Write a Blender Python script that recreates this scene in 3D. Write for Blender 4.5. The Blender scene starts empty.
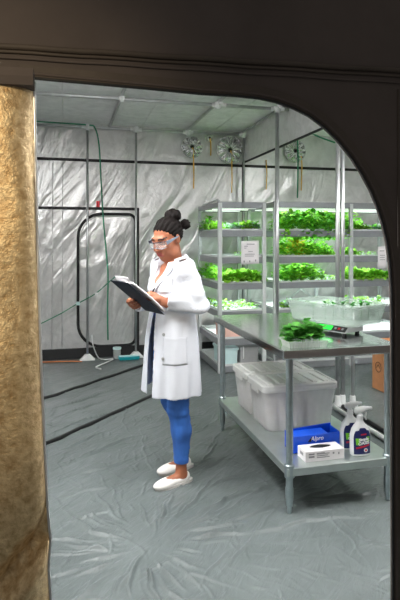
import bpy, bmesh, math, random
import numpy as np
from mathutils import Vector, Matrix, noise
from mathutils.bvhtree import BVHTree
random.seed(7); np.random.seed(7)
PI = math.pi
scn = bpy.context.scene
COL = scn.collection

# ------------------------------------------------------------------ camera
F_PX, H_CAM, HORIZON = 530.0, 1.52, 240.0
YAW = math.radians(14.2)
cy_, sy_ = math.cos(YAW), math.sin(YAW)
cam_d = bpy.data.cameras.new('camera'); cam = bpy.data.objects.new('camera', cam_d); COL.objects.link(cam)
cam.location = (0, 0, H_CAM); cam.rotation_euler = (PI/2, 0, -YAW)
cam_d.sensor_fit = 'VERTICAL'; cam_d.sensor_height = 36; cam_d.lens = F_PX/600*36
cam_d.shift_y = -60/600; cam_d.clip_start = 0.02
scn.camera = cam

def c2w(X, Y): return (cy_*X + sy_*Y, -sy_*X + cy_*Y)
def u_at(px, v):                       # plan position: which u lies on this sight line at depth v
    k = (px-200)/F_PX
    return (sy_*v + k*cy_*v)/(cy_ - k*sy_)
def on_v(px, py, v):
    u = u_at(px, v); Y = sy_*u + cy_*v
    return Vector((u, v, H_CAM-(py-HORIZON)/F_PX*Y))
def on_floor(px, py, z=0.0):
    Y = (H_CAM-z)*F_PX/(py-HORIZON); X = (px-200)/F_PX*Y
    u, v = c2w(X, Y); return Vector((u, v, z))

# ------------------------------------------------------------------ helpers
def tag(o, label, cat, group=None):
    o['label'] = label; o['category'] = cat
    if group: o['group'] = group
    return o
def thing(name, label, cat, loc=(0, 0, 0), group=None):
    o = bpy.data.objects.new(name, None); COL.objects.link(o)
    o.location = loc; o.empty_display_size = 0.1
    return tag(o, label, cat, group)
def origin_of(p):
    v = Vector((0, 0, 0))
    while p is not None: v = v + Vector(p.location); p = p.parent
    return v
def dup(root, label=None, group=None, loc=None, rotz=None):
    r = root.copy(); COL.objects.link(r)
    if label: r['label'] = label
    if group: r['group'] = group
    if loc is not None: r.location = loc
    if rotz is not None: r.rotation_euler = (0, 0, rotz)
    for ch in list(root.children):
        c = ch.copy(); COL.objects.link(c); c.parent = r
        for g in list(ch.children):
            d = g.copy(); COL.objects.link(d); d.parent = c
    return r

def frame_of(d):
    d = Vector(d).normalized()
    a = Vector((0, 0, 1)) if abs(d.z) < 0.95 else Vector((1, 0, 0))
    x = d.cross(a).normalized(); y = x.cross(d).normalized()
    return x, y
class MB:
    def __init__(s): s.v = []; s.f = []; s.m = []; s.mi = 0
    def add(s, vs, fs):
        b = len(s.v); s.v += [Vector(p) for p in vs]
        for f in fs: s.f.append([b+i for i in f]); s.m.append(s.mi)
    def box(s, lo, hi):
        x0, y0, z0 = lo; x1, y1, z1 = hi
        s.add([(x0,y0,z0),(x1,y0,z0),(x1,y1,z0),(x0,y1,z0),(x0,y0,z1),(x1,y0,z1),(x1,y1,z1),(x0,y1,z1)],
              [(0,3,2,1),(4,5,6,7),(0,1,5,4),(1,2,6,5),(2,3,7,6),(3,0,4,7)]); return s
    def hexa(s, p):                     # eight corners: bottom ring, top ring
        s.add(p, [(0,3,2,1),(4,5,6,7),(0,1,5,4),(1,2,6,5),(2,3,7,6),(3,0,4,7)]); return s
    def rings(s, rs, cap0=True, cap1=True, closed=True):
        n = len(rs[0]); vs = [p for r in rs for p in r]; fs = []
        for i in range(len(rs)-1):
            for j in range(n if closed else n-1):
                k = (j+1) % n
                fs.append((i*n+j, i*n+k, (i+1)*n+k, (i+1)*n+j))
        if cap0: fs.append(tuple(range(n-1, -1, -1)))
        if cap1: fs.append(tuple((len(rs)-1)*n+j for j in range(n)))
        s.add(vs, fs); return s
    def tube(s, path, r, n=8, caps=True):
        path = [Vector(p) for p in path]; rs = []
        rr = r if isinstance(r, (list, tuple)) else [r]*len(path)
        t0 = (path[1]-path[0]).normalized(); x, y = frame_of(t0)
        for i, p in enumerate(path):
            a = path[max(0, i-1)]; b = path[min(len(path)-1, i+1)]
            t = (b-a).normalized()
            x = (x - t*x.dot(t)).normalized(); y = t.cross(x)
            rs.append([p + (x*math.cos(2*PI*j/n) + y*math.sin(2*PI*j/n))*rr[i] for j in range(n)])
        return s.rings(rs, caps, caps)
    def lathe(s, prof, c=(0, 0, 0), n=20, axis=None):
        c = Vector(c); ax = Vector(axis or (0, 0, 1)).normalized(); x, y = frame_of(ax)
        rs = [[c + ax*z + (x*math.cos(2*PI*j/n) + y*math.sin(2*PI*j/n))*max(r, 1e-4) for j in range(n)] for r, z in prof]
        return s.rings(rs)
    def grid(s, fn, nu, nv, flip=False):
        vs = [fn(i/nu, j/nv) for i in range(nu+1) for j in range(nv+1)]; w = nv+1
        fs = [(i*w+j, (i+1)*w+j, (i+1)*w+j+1, i*w+j+1) for i in range(nu) for j in range(nv)]
        if flip: fs = [f[::-1] for f in fs]
        s.add(vs, fs); return s
    def rot(s, ang, c=(0, 0, 0), start=0):
        c = Vector(c); R = Matrix.Rotation(ang, 3, 'Z')
        for i in range(start, len(s.v)): s.v[i] = R @ (s.v[i]-c) + c
        return s
    def build(s, name, mat, parent=None, loc=None, smooth=False, bevel=0, kind=None, solid=0, subd=0, autos=None):
        org = origin_of(parent) if parent is not None else Vector(loc or (0, 0, 0))
        me = bpy.data.meshes.new(name)
        me.from_pydata([tuple(p-org) for p in s.v], [], s.f)
        mats = mat if isinstance(mat, (list, tuple)) else [mat]
        for m in mats: me.materials.append(m)
        if len(mats) > 1: me.polygons.foreach_set('material_index', s.m)
        bm = bmesh.new(); bm.from_mesh(me)
        bmesh.ops.recalc_face_normals(bm, faces=bm.faces); bm.to_mesh(me); bm.free()
        if smooth: me.polygons.foreach_set('use_smooth', [True]*len(me.polygons))
        o = bpy.data.objects.new(name, me); COL.objects.link(o)
        if parent is not None: o.parent = parent
        else: o.location = org
        if bevel:
            b = o.modifiers.new('bevel', 'BEVEL'); b.width = bevel; b.segments = 2; b.limit_method = 'ANGLE'; b.angle_limit = 0.6
        if solid:
            b = o.modifiers.new('solid', 'SOLIDIFY'); b.thickness = solid; b.offset = 0
        if subd:
            b = o.modifiers.new('subd', 'SUBSURF'); b.levels = subd; b.render_levels = subd
        if smooth and (autos or bevel): 
            try: me.set_sharp_from_angle(angle=autos or 0.7)
            except Exception: pass
        if kind: o['kind'] = kind
        return o
def mesh_np(name, V, Fq, mat, parent=None, smooth=True):
    me = bpy.data.meshes.new(name); me.from_pydata(V.tolist(), [], Fq.tolist())
    for m in (mat if isinstance(mat, (list, tuple)) else [mat]): me.materials.append(m)
    if smooth: me.polygons.foreach_set('use_smooth', [True]*len(me.polygons))
    o = bpy.data.objects.new(name, me); COL.objects.link(o)
    if parent is not None: o.parent = parent
    return o
def text_mesh(body, size, mat, name, parent, M, bold=0.0, shear=0.0, extrude=0.0004, align='CENTER'):
    cu = bpy.data.curves.new(name, 'FONT'); cu.body = body; cu.size = size; cu.align_x = align; cu.align_y = 'CENTER'
    cu.offset = bold; cu.shear = shear; cu.extrude = extrude; cu.resolution_u = 3
    t = bpy.data.objects.new(name+'_tmp', cu); COL.objects.link(t)
    dg = bpy.context.evaluated_depsgraph_get(); dg.update()
    me = bpy.data.meshes.new_from_object(t.evaluated_get(dg))
    bpy.data.objects.remove(t); bpy.data.curves.remove(cu)
    me.transform(M); me.materials.clear(); me.materials.append(mat)
    o = bpy.data.objects.new(name, me); COL.objects.link(o); o.parent = parent
    return o
def basis(o, x, y):
    x = Vector(x).normalized(); y = Vector(y); y = (y - x*y.dot(x)).normalized(); z = x.cross(y)
    M = Matrix((( x.x, y.x, z.x, o[0]), (x.y, y.y, z.y, o[1]), (x.z, y.z, z.z, o[2]), (0, 0, 0, 1)))
    return M

# ------------------------------------------------------------------ materials
def srgb(r, g, b):
    f = lambda c: (c/255/12.92) if c <= 10 else ((c/255+0.055)/1.055)**2.4
    return (f(r), f(g), f(b), 1)
def new_mat(name):
    m = bpy.data.materials.new(name); m.use_nodes = True
    nt = m.node_tree; b = nt.nodes['Principled BSDF']
    return m, nt, b
def coords(nt, scale=(1, 1, 1), rot=(0, 0, 0), kind='Object'):
    tc = nt.nodes.new('ShaderNodeTexCoord'); mp = nt.nodes.new('ShaderNodeMapping')
    mp.inputs['Scale'].default_value = scale; mp.inputs['Rotation'].default_value = rot
    nt.links.new(tc.outputs[kind], mp.inputs['Vector']); return mp.outputs['Vector']
def noise_n(nt, vec, scale, detail=4, rough=0.55, dist=0.0):
    n = nt.nodes.new('ShaderNodeTexNoise'); n.inputs['Scale'].default_value = scale
    n.inputs['Detail'].default_value = detail; n.inputs['Roughness'].default_value = rough
    n.inputs['Distortion'].default_value = dist; nt.links.new(vec, n.inputs['Vector']); return n.outputs['Fac']
def ramp(nt, fac, stops):
    r = nt.nodes.new('ShaderNodeValToRGB'); e = r.color_ramp.elements
    while len(e) < len(stops): e.new(0.5)
    for k, (p, c) in enumerate(stops): e[k].position = p; e[k].color = c
    nt.links.new(fac, r.inputs['Fac']); return r.outputs['Color']
def math_n(nt, op, a, b):
    n = nt.nodes.new('ShaderNodeMath'); n.operation = op
    for k, x in enumerate((a, b)):
        if isinstance(x, (int, float)): n.inputs[k].default_value = x
        else: nt.links.new(x, n.inputs[k])
    return n.outputs[0]
def bump(nt, b, height, strength=0.3, dist=0.02, prev=None):
    n = nt.nodes.new('ShaderNodeBump'); n.inputs['Strength'].default_value = strength; n.inputs['Distance'].default_value = dist
    nt.links.new(height, n.inputs['Height'])
    if prev is not None: nt.links.new(prev, n.inputs['Normal'])
    nt.links.new(n.outputs['Normal'], b.inputs['Normal']); return n.outputs['Normal']
def simple(name, col, rough=0.5, metal=0.0, var=0.08, scale=20, bmp=0.0, bscale=60, spec=None, stretch=(1, 1, 1)):
    m, nt, b = new_mat(name)
    vec = coords(nt, stretch); f = noise_n(nt, vec, scale)
    c = Vector(col[:3]); lo = tuple(c*(1-var))+(1,); hi = tuple(min(1, x) for x in c*(1+var))+(1,)
    nt.links.new(ramp(nt, f, [(0.3, lo), (0.7, hi)]), b.inputs['Base Color'])
    b.inputs['Roughness'].default_value = rough; b.inputs['Metallic'].default_value = metal
    if spec is not None: b.inputs['Specular IOR Level'].default_value = spec
    if bmp: bump(nt, b, noise_n(nt, vec, bscale), bmp, 0.01)
    return m
def clearish(name, col, alpha, rough=0.15, scale=14):
    m, nt, b = new_mat(name)
    b.inputs['Base Color'].default_value = col; b.inputs['Roughness'].default_value = rough
    f = noise_n(nt, coords(nt), scale, 3)
    a = nt.nodes.new('ShaderNodeMapRange'); a.inputs['To Min'].default_value = alpha-0.06; a.inputs['To Max'].default_value = alpha+0.06
    nt.links.new(f, a.inputs['Value']); nt.links.new(a.outputs[0], b.inputs['Alpha'])
    return m
def leafmat(name, dark, light, vein=None):
    m, nt, b = new_mat(name)
    out = nt.nodes['Material Output']
    f = noise_n(nt, coords(nt), 28, 3)
    c = ramp(nt, f, [(0.3, dark), (0.68, light)])
    nt.links.new(c, b.inputs['Base Color']); b.inputs['Roughness'].default_value = 0.42
    tr = nt.nodes.new('ShaderNodeBsdfTranslucent'); nt.links.new(c, tr.inputs['Color'])
    mx = nt.nodes.new('ShaderNodeMixShader'); mx.inputs[0].default_value = 0.4
    nt.links.new(b.outputs[0], mx.inputs[1]); nt.links.new(tr.outputs[0], mx.inputs[2]); nt.links.new(mx.outputs[0], out.inputs['Surface'])
    return m
def emit(name, col, strength):
    m, nt, b = new_mat(name)
    b.inputs['Base Color'].default_value = col; b.inputs['Emission Color'].default_value = col; b.inputs['Emission Strength'].default_value = strength
    return m

def mylar(name, base, rough, rotv, s1=1.0, metal=0.8, k=1.0):
    m, nt, b = new_mat(name)
    v0 = coords(nt, (1, 1, 1), rotv); mp = nt.nodes.new('ShaderNodeMapping'); mp.inputs['Scale'].default_value = (1.0, 1.0, 0.30); nt.links.new(v0, mp.inputs['Vector']); v1 = mp.outputs['Vector']; v2 = coords(nt, (1, 1, 1))
    n1 = noise_n(nt, v1, 3.2*s1, 3, 0.5, 1.2)          # long stress folds
    n2 = noise_n(nt, v2, 9*s1, 5, 0.6, 0.8)            # crinkle
    n3 = noise_n(nt, v2, 70, 2, 0.5)                   # foil grain
    nrm = bump(nt, b, n1, 0.75*k, 0.07)
    nrm = bump(nt, b, n2, 0.2*k, 0.03, nrm)
    bump(nt, b, n3, 0.10, 0.004, nrm)
    c = Vector(base)
    nt.links.new(ramp(nt, n2, [(0.3, tuple(c*0.86)+(1,)), (0.7, tuple(c*1.08)+(1,))]), b.inputs['Base Color'])
    b.inputs['Metallic'].default_value = metal; b.inputs['Roughness'].default_value = rough
    return m
M = {}
M['mylar_wall'] = mylar('mylar wall', (0.70, 0.705, 0.70), 0.31, (0.0, -0.55, 0.0), 0.75, 0.6, 1.1)
M['mylar_ceil'] = mylar('mylar ceiling', (0.90, 0.90, 0.905), 0.5, (0.3, 1.57, 0.4), 0.8, 0.12, 0.6)
M['mylar_head'] = mylar('mylar header', (0.78, 0.77, 0.78), 0.5, (0.2, 0.2, 0.0), 0.9, 0.3, 0.5)
M['foil'] = simple('pleated silver foil', (0.75, 0.75, 0.76), 0.22, 0.9, 0.15, 12)
M['orange'] = simple('orange cord', srgb(215, 120, 60), 0.6)
M['frame_grey'] = simple('blue grey glasses frame', srgb(120, 134, 150), 0.4)
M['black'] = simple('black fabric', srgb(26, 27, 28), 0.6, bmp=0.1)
M['black_plastic'] = simple('black plastic', srgb(24, 25, 27), 0.4)
M['front'] = simple('brown black tent canvas', srgb(88, 80, 76), 0.8, var=0.10, scale=5, bmp=0.25, bscale=7, spec=0.25)
M['front_trim'] = simple('dark canvas binding', srgb(78, 70, 63), 0.6, var=0.12, scale=9, bmp=0.1, spec=0.3)
M['steel'] = simple('brushed stainless steel', (0.60, 0.63, 0.63), 0.13, 1.0, 0.06, 6, 0.012, 90, stretch=(1, 14, 1))
M['shelf_steel'] = simple('dull galvanised sheet', (0.58, 0.64, 0.62), 0.36, 0.85, 0.08, 9, 0.02, 60)
M['galv'] = simple('galvanised tube', (0.46, 0.53, 0.55), 0.32, 0.95, 0.1, 24, 0.03, 60)
M['pole'] = simple('chromed tent pole', (0.58, 0.59, 0.60), 0.36, 0.9, 0.08, 10)
M['white_plastic'] = simple('white plastic', srgb(232, 234, 234), 0.4, var=0.03)
M['grey_plastic'] = simple('grey plastic', srgb(150, 152, 152), 0.45, var=0.05)
M['rack_grey'] = simple('grey rack beam', srgb(142, 146, 149), 0.4, 0.3, 0.05)
M['rack_white'] = simple('white rack upright', srgb(196, 201, 201), 0.4, 0.0, 0.04)
M['tray_white'] = simple('white growing tray', srgb(206, 212, 211), 0.4, 0.0, 0.03)
M['bin'] = clearish('frosted bin plastic', (0.86, 0.87, 0.87, 1), 0.46, 0.3)
M['binlid'] = clearish('frosted bin lid', (0.93, 0.94, 0.92, 1), 0.72, 0.22)
M['tub'] = clearish('milky tub plastic', (0.42, 0.52, 0.46, 1), 0.36, 0.3)
M['clear'] = clearish('clear plastic', (0.93, 0.96, 0.95, 1), 0.32, 0.06, 40)
M['lens'] = clearish('clear lens', (0.75, 0.82, 0.85, 1), 0.22, 0.04)
M['aqua'] = simple('pale aqua plastic', srgb(205, 232, 232), 0.45, var=0.03)
M['card'] = simple('cardboard', srgb(190, 132, 88), 0.8, var=0.08, bmp=0.05)
M['pinkcard'] = simple('pale pink carton', srgb(226, 188, 174), 0.7, var=0.1, scale=9)
M['blue'] = simple('bright blue carton', srgb(20, 92, 232), 0.35, var=0.06)
M['paper'] = simple('white paper', srgb(240, 236, 238), 0.7, var=0.02)
M['print'] = simple('grey print', srgb(150, 148, 152), 0.7)
M['navy'] = simple('dark navy board', srgb(27, 32, 46), 0.55, spec=0.3, var=0.08)
M['label_navy'] = simple('navy label', srgb(28, 40, 98), 0.4)
M['label_green'] = simple('green label patch', srgb(120, 205, 40), 0.4)
M['label_red'] = simple('red label band', srgb(215, 40, 70), 0.4)
M['white_ink'] = simple('white ink', srgb(245, 245, 245), 0.5, var=0.01)
M['green_cord'] = simple('green cord', srgb(30, 130, 95), 0.5)
M['yellow_cord'] = simple('yellow cord', srgb(225, 175, 70), 0.6)
M['red'] = simple('red tag', srgb(220, 30, 50), 0.5)
M['teal'] = simple('teal plastic', srgb(20, 150, 160), 0.4)
M['coat'] = simple('white coat cotton', srgb(208, 212, 221), 0.8, var=0.02, scale=6, bmp=0.25, bscale=16)
M['denim'] = simple('blue denim', srgb(46, 98, 176), 0.8, var=0.28, scale=14, bmp=0.15, bscale=150, stretch=(1, 1, 0.35))
M['blue_top'] = simple('blue jersey', srgb(44, 116, 205), 0.8, var=0.12)
M['shoe'] = simple('white shoe leather', srgb(238, 236, 232), 0.45, var=0.03)
M['sole'] = simple('pale grey sole', srgb(200, 198, 194), 0.6)
M['skin'] = simple('brown skin', srgb(158, 98, 70), 0.5, var=0.06, scale=30)
M['skin'].node_tree.nodes['Principled BSDF'].inputs['Subsurface Weight'].default_value = 0.08
M['skin'].node_tree.nodes['Principled BSDF'].inputs['Subsurface Radius'].default_value = (0.02, 0.01, 0.005)
M['lip'] = simple('lip', srgb(150, 72, 66), 0.4)
M['brow'] = simple('brow', srgb(38, 26, 22), 0.7)
M['hair'] = simple('black hair', srgb(17, 12, 11), 0.6, spec=0.12, var=0.3, scale=40, bmp=0.4, bscale=90, stretch=(3, 1, 1))
M['eye_white'] = simple('eye white', srgb(225, 220, 215), 0.3)
M['iris'] = simple('iris', srgb(40, 24, 16), 0.2)
M['leaf_light'] = leafmat('light lettuce leaf', srgb(96, 190, 40), srgb(186, 240, 84))
M['leaf_mid'] = leafmat('mid green leaf', srgb(56, 150, 40), srgb(130, 216, 70))
M['leaf_dark'] = leafmat('dark green leaf', srgb(20, 84, 30), srgb(66, 150, 52))
M['leaf_yellow'] = leafmat('yellow chard leaf', srgb(190, 180, 30), srgb(240, 225, 60))
M['leaf_pale'] = leafmat('pale silvery leaf', srgb(140, 185, 165), srgb(222, 240, 232))
M['leaf_basil'] = leafmat('basil leaf', srgb(32, 104, 38), srgb(96, 168, 64))
M['stem'] = simple('pale stem', srgb(170, 200, 110), 0.5)
M['soil'] = simple('dark growing medium', srgb(60, 52, 44), 0.9, bmp=0.4)
M['lcd'] = emit('green lit display', srgb(40, 225, 70), 0.9)
M['led'] = emit('white grow light', (0.95, 1.0, 0.97, 1), 1.0)
M['lamp'] = emit('ceiling lamp diffuser', (1, 0.99, 0.97, 1), 3.0)

# silver flap foil, crinkled; gold tint of warm light put into its colour
m, nt, b = new_mat('crinkled glitter foil'); M['flap'] = m
v = coords(nt, (1, 1, 1)); n1 = noise_n(nt, v, 150, 3, 0.7); n2 = noise_n(nt, coords(nt, (1, 1, 0.4)), 9, 4, 0.6, 0.6); n3 = noise_n(nt, v, 55, 3, 0.6)
nt.links.new(ramp(nt, n3, [(0.3, srgb(186, 152, 104)), (0.7, srgb(245, 220, 172))]), b.inputs['Base Color'])
nr = bump(nt, b, n2, 0.22, 0.03); nr = bump(nt, b, n3, 0.5, 0.006, nr); bump(nt, b, n1, 0.7, 0.003, nr)
b.inputs['Metallic'].default_value = 0.5; b.inputs['Roughness'].default_value = 0.42

# grey tarpaulin
m, nt, b = new_mat('grey tarpaulin'); M['tarp'] = m
v = coords(nt); n1 = noise_n(nt, v, 2.2, 4, 0.6, 0.8); vr = coords(nt, (1, 1, 1), (0, 0, -0.8)); mp = nt.nodes.new('ShaderNodeMapping'); mp.inputs['Scale'].default_value = (1, 3.5, 1); nt.links.new(vr, mp.inputs['Vector']); n2 = noise_n(nt, mp.outputs['Vector'], 4, 5, 0.6, 1.0); n3 = noise_n(nt, v, 120, 2, 0.5)
nt.links.new(ramp(nt, n1, [(0.3, srgb(84, 92, 92)), (0.7, srgb(104, 112, 112))]), b.inputs['Base Color'])
nt.links.new(ramp(nt, n2, [(0.3, (0.36,)*3+(1,)), (0.7, (0.52,)*3+(1,))]), b.inputs['Roughness'])
nr = bump(nt, b, n2, 0.5, 0.02); bump(nt, b, n3, 0.12, 0.002, nr)
b.inputs['Specular IOR Level'].default_value = 0.5
# ================================================================== THE SETTING
U0, U1, V0, V1, ZC = -1.0, 5.4, 1.5, 7.0, 3.02
def struct(o): o['kind'] = 'structure'; return o

# floor: one tarpaulin with real folds
def make_floor():
    us = np.concatenate([np.arange(U0-.02, -.45, .03), np.arange(-.45, 2.1, .0065), np.arange(2.1, U1+.03, .03)]); vs = np.concatenate([np.arange(-1.2, 1.6, .05), np.arange(1.6, 4.6, .0065), np.arange(4.6, V1+.025, .02)])
    Ug, Vg = np.meshgrid(us, vs, indexing='ij')
    wx = 0.03*np.sin(3.1*Vg+1.3*Ug)+0.018*np.sin(9*Vg-4*Ug+1)+.006*np.sin(31*Vg+17*Ug); wy = 0.03*np.sin(2.7*Ug-1.9*Vg+.4)+0.018*np.sin(8*Ug+5*Vg)+.006*np.sin(29*Ug-19*Vg)
    Z = np.zeros_like(Ug)
    folds = []
    def fold(p, q, a, w): folds.append((on_floor(*p), on_floor(*q), a, w))
    # star of folds in the foreground
    for p, q, a, w in [((150,545),(122,598),9,.022),((152,560),(172,600),10,.024),((138,560),(140,600),9,.02),((160,556),(200,596),8,.02),
        ((120,548),(62,536),8,.03),((124,538),(56,505),7,.03),((150,530),(140,500),9,.022),((158,528),(166,492),7,.02),((170,536),(262,520),8,.03),
        ((175,540),(300,530),6,.03),((168,530),(240,490),9,.028),((165,522),(222,470),7,.025),((125,552),(70,575),7,.03),((110,560),(80,600),6,.025),
        ((186,560),(215,600),6,.022),((132,526),(100,480),6,.024)]: fold(p, q, a*.0024, w)
    c0 = on_floor(150, 545); rr_ = np.random.RandomState(11)
    for i in range(44):
        a = rr_.uniform(0, 2*PI); d0 = rr_.uniform(.04, .22); d1 = d0+rr_.uniform(.15, .6)
        folds.append((c0+Vector((math.cos(a), math.sin(a), 0))*d0, c0+Vector((math.cos(a+.15), math.sin(a+.15), 0))*d1, rr_.uniform(.006, .014), rr_.uniform(.018, .03)))
    # creases running to the right under the table
    for p, q, a, w in [((196,508),(292,484),9,.03),((205,527),(330,500),9,.032),((230,540),(388,512),7,.034),((196,492),(262,468),8,.026),((190,480),(232,448),7,.022),
        ((232,505),(300,472),7,.025),((262,520),(352,478),6,.03),((300,500),(388,492),6,.03),((188,470),(226,432),6,.02),((196,455),(232,425),5,.018)]: fold(p, q, a*.0024, w)
    # left side folds following the dark strips
    for p, q, a, w in [((42,413),(128,384),8,.028),((42,424),(120,395),7,.024),((44,470),(158,428),8,.026),((46,484),(150,452),7,.026),((46,455),(120,428),6,.02),
        ((44,437),(140,402),7,.024),((48,500),(120,482),6,.026),((60,520),(140,505),5,.026),((205,420),(160,440),6,.02),((140,420),(150,470),3,.012)]: fold(p, q, a*.0024, w)
    # straight packing creases
    for p, q, a, w in [((118,382),(138,458),4,.010),((218,596),(286,500),4,.010),((300,494),(388,578),4,.010),((200,600),(250,540),3,.010),((310,505),(392,560),3,.01)]: fold(p, q, a*.0024, w)
    rs = np.random.RandomState(3)
    for _ in range(150):                                         # slight creases all over
        u = rs.uniform(U0, 4.5); v = rs.uniform(1.6, 6.5); a = rs.uniform(0.2, 1.5); L = rs.uniform(.15, .5)
        folds.append((Vector((u, v, 0)), Vector((u+L*math.cos(a), v+L*math.sin(a), 0)), rs.uniform(.004, .010), rs.uniform(.015, .03)))
    for _ in range(900):                                        # fine crinkles of the foreground
        u = rs.uniform(-.4, 2.0); v = rs.uniform(1.7, 4.5); c = on_floor(150, 545); a = (math.atan2(v-c.y, u-c.x) if rs.rand() < .55 else rs.uniform(0, 3.1))+rs.uniform(-.35, .35); L = rs.uniform(.07, .32)
        folds.append((Vector((u, v, 0)), Vector((u+L*math.cos(a), v+L*math.sin(a), 0)), rs.uniform(.0015, .0055), rs.uniform(.014, .026)))
    for p, q, a, w in folds:
        d = q-p; L = d.length; dx, dy = d.x/L, d.y/L
        lo_u, hi_u = min(p.x, q.x)-.2, max(p.x, q.x)+.2; lo_v, hi_v = min(p.y, q.y)-.2, max(p.y, q.y)+.2
        i0, i1 = np.searchsorted(us, [lo_u, hi_u]); j0, j1 = np.searchsorted(vs, [lo_v, hi_v])
        if i1 <= i0 or j1 <= j0: continue
        uu = Ug[i0:i1, j0:j1]+wx[i0:i1, j0:j1]-p.x; vv = Vg[i0:i1, j0:j1]+wy[i0:i1, j0:j1]-p.y
        t = (uu*dx+vv*dy)/L; n = (-uu*dy+vv*dx)
        env = np.clip(t/.45, 0, 1)*np.clip((1-t)/.55, 0, 1); env = env*env*(3-2*env); w = w*(.45+.55*env)
        w = np.maximum(w*.46, .006); sharp = np.where(n > 0, np.exp(-(n/w)**2), np.exp(-(n/(w*.4))**2))
        Z[i0:i1, j0:j1] += a*env*sharp
    Z += .0025*np.sin(2.3*Ug+1.1*Vg)*np.sin(1.7*Vg-.6*Ug)
    flat = np.ones_like(Z)
    for (fu, fv) in FLAT: flat *= 1-np.exp(-(((Ug-fu)**2+(Vg-fv)**2)/.06**2)**2)
    Z = np.maximum(Z*flat-.002, -.006)
    V = np.stack([Ug.ravel(), Vg.ravel(), Z.ravel()], 1)
    nu, nv = Ug.shape; idx = np.arange(nu*nv).reshape(nu, nv)
    Fq = np.stack([idx[:-1, :-1], idx[1:, :-1], idx[1:, 1:], idx[:-1, 1:]], -1).reshape(-1, 4)
    return struct(mesh_np('floor', V, Fq, M['tarp']))

LEGS = [(1.208, 2.742), (1.826, 2.738), (1.213, 4.06), (1.837, 4.06)]
POLES_BACK = [0.265, 0.85]
FLAT = LEGS + [(.66, 3.38), (.62, 3.42), (.55,3.36), (.75, 3.4)]
make_floor()

def slab(name, lo, hi, mat):
    return struct(MB().box(lo, hi).build(name, mat, loc=((lo[0]+hi[0])/2, (lo[1]+hi[1])/2, lo[2])))
slab('ceiling', (U0, V0, ZC), (U1, V1, ZC+.03), M['mylar_ceil'])
slab('wall_back', (U0, V1, 0), (U1, V1+.03, ZC), M['mylar_wall'])
slab('wall_left', (U0-.03, V0, 0), (U0, V1, ZC), M['mylar_wall'])
slab('wall_right', (U1, V0, 0), (U1+.03, V1, ZC), M['mylar_wall'])
slab('wall_divider', (2.385, V0+.02, 2.60), (2.40, V1-.01, ZC), M['mylar_head'])

# front wall: brown-black canvas with the arched doorway
trace = [(30,79),(60,82),(100,85.5),(150,90),(200,95),(235,97),(258,99.5),(275,103),(292,109),(308,117),(322,127.5),(336,141),(350,158.5),(360,174),
         (369,191),(376,208),(381,224),(385,241),(388,262),(389.5,285),(390.3,320),(390.6,400),(390.8,500),(391,600)]
arch = [on_v(x, y, V0) for x, y in trace]
arch[-1].z = min(arch[-1].z, .6); arch.append(Vector((arch[-1].x, V0, .06)))
uL = -.12
arch[0] = Vector((uL, V0, arch[0].z))
bmw = bmesh.new()
outl = [(U0-.03, 0), (U0-.03, ZC+.03), (U1+.03, ZC+.03), (U1+.03, 0)]
loop = [Vector((uL, V0, .06))] + arch            # opening boundary, left sill -> over the arch -> right sill
# strip the wall into quads around the opening: left, top and right pieces
def poly(pts):
    vs = [bmw.verts.new((p[0], V0, p[1])) for p in pts]
    f = bmw.faces.new(vs); return f
poly([(U0-.03, 0), (uL, 0), (uL, arch[0].z), (uL, ZC+.03), (U0-.03, ZC+.03)])
ap = [(p.x, p.z) for p in arch]
for a, b2 in zip(ap[:-2], ap[1:-1]):
    if b2[0]-a[0] > 1e-4: poly([a, b2, (b2[0], ZC+.03), (a[0], ZC+.03)])
ur = ap[-1][0]
poly([(ap[-2][0], ap[-2][1]), (ap[-1][0], 0), (U1+.03, 0), (U1+.03, ZC+.03), (ap[-2][0], ZC+.03)])
bmesh.ops.remove_doubles(bmw, verts=bmw.verts, dist=1e-4)
bmesh.ops.recalc_face_normals(bmw, faces=bmw.faces)
me = bpy.data.meshes.new('wall_front'); bmw.to_mesh(me); bmw.free(); me.materials.append(M['front'])
wf = bpy.data.objects.new('wall_front', me); COL.objects.link(wf); struct(wf)
s = wf.modifiers.new('solid', 'SOLIDIFY'); s.thickness = .006; s.offset = 0
def trim(n, mb, mat, smooth=True): return struct(mb.build('trim_%d' % n, mat, loc=mb.v[0], smooth=smooth))
# binding along the arch (wide flat band plus a zip ridge), welts across the wall, vertical seam
def offs(pts, d):
    r = []
    for i, p in enumerate(pts):
        t = (pts[min(i+1, len(pts)-1)]-pts[max(i-1, 0)]).normalized(); n = Vector((-t.z, 0, t.x))
        r.append(p+n*d)
    return r
mb = MB(); pa = offs(arch, .004); pb = offs(arch, .036)
mb.rings([[Vector((a.x, V0-.004, a.z)), Vector((a.x, V0-.012, a.z)), Vector((b2.x, V0-.010, b2.z)), Vector((b2.x, V0-.004, b2.z))] for a, b2 in zip(pa, pb)])
trim(1, mb, M['front_trim'], False)
mb = MB(); mb.tube([Vector((p.x, V0-.012, p.z)) for p in offs(arch, .012)], .0045, 6); trim(2, mb, M['front'])
mb = MB(); mb.tube([Vector((p.x, V0-.010, p.z)) for p in offs(arch, .001)], .004, 6); trim(3, mb, M['black'])
k = 4
for (y0, y1, r) in ((47, 71.5, .009), (52, 77, .005), (58, 83.5, .004)):
    mb = MB(); pts = []
    for i in range(21):
        x = -40+i*24.0; p = on_v(x, y0+(y1-y0)*x/400+.35*math.sin(i*1.7), V0); pts.append(Vector((p.x, V0-.006, p.z)))
    mb.tube(pts, r, 8); trim(k, mb, M['front_trim' if r > .004 else 'front']); k += 1
mb = MB(); p = on_v(397.5, 90, V0); mb.tube([(p.x, V0-.003, p.z), (p.x, V0-.003, .2)], .004, 6); trim(k, mb, M['front_trim']); k += 1

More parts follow.
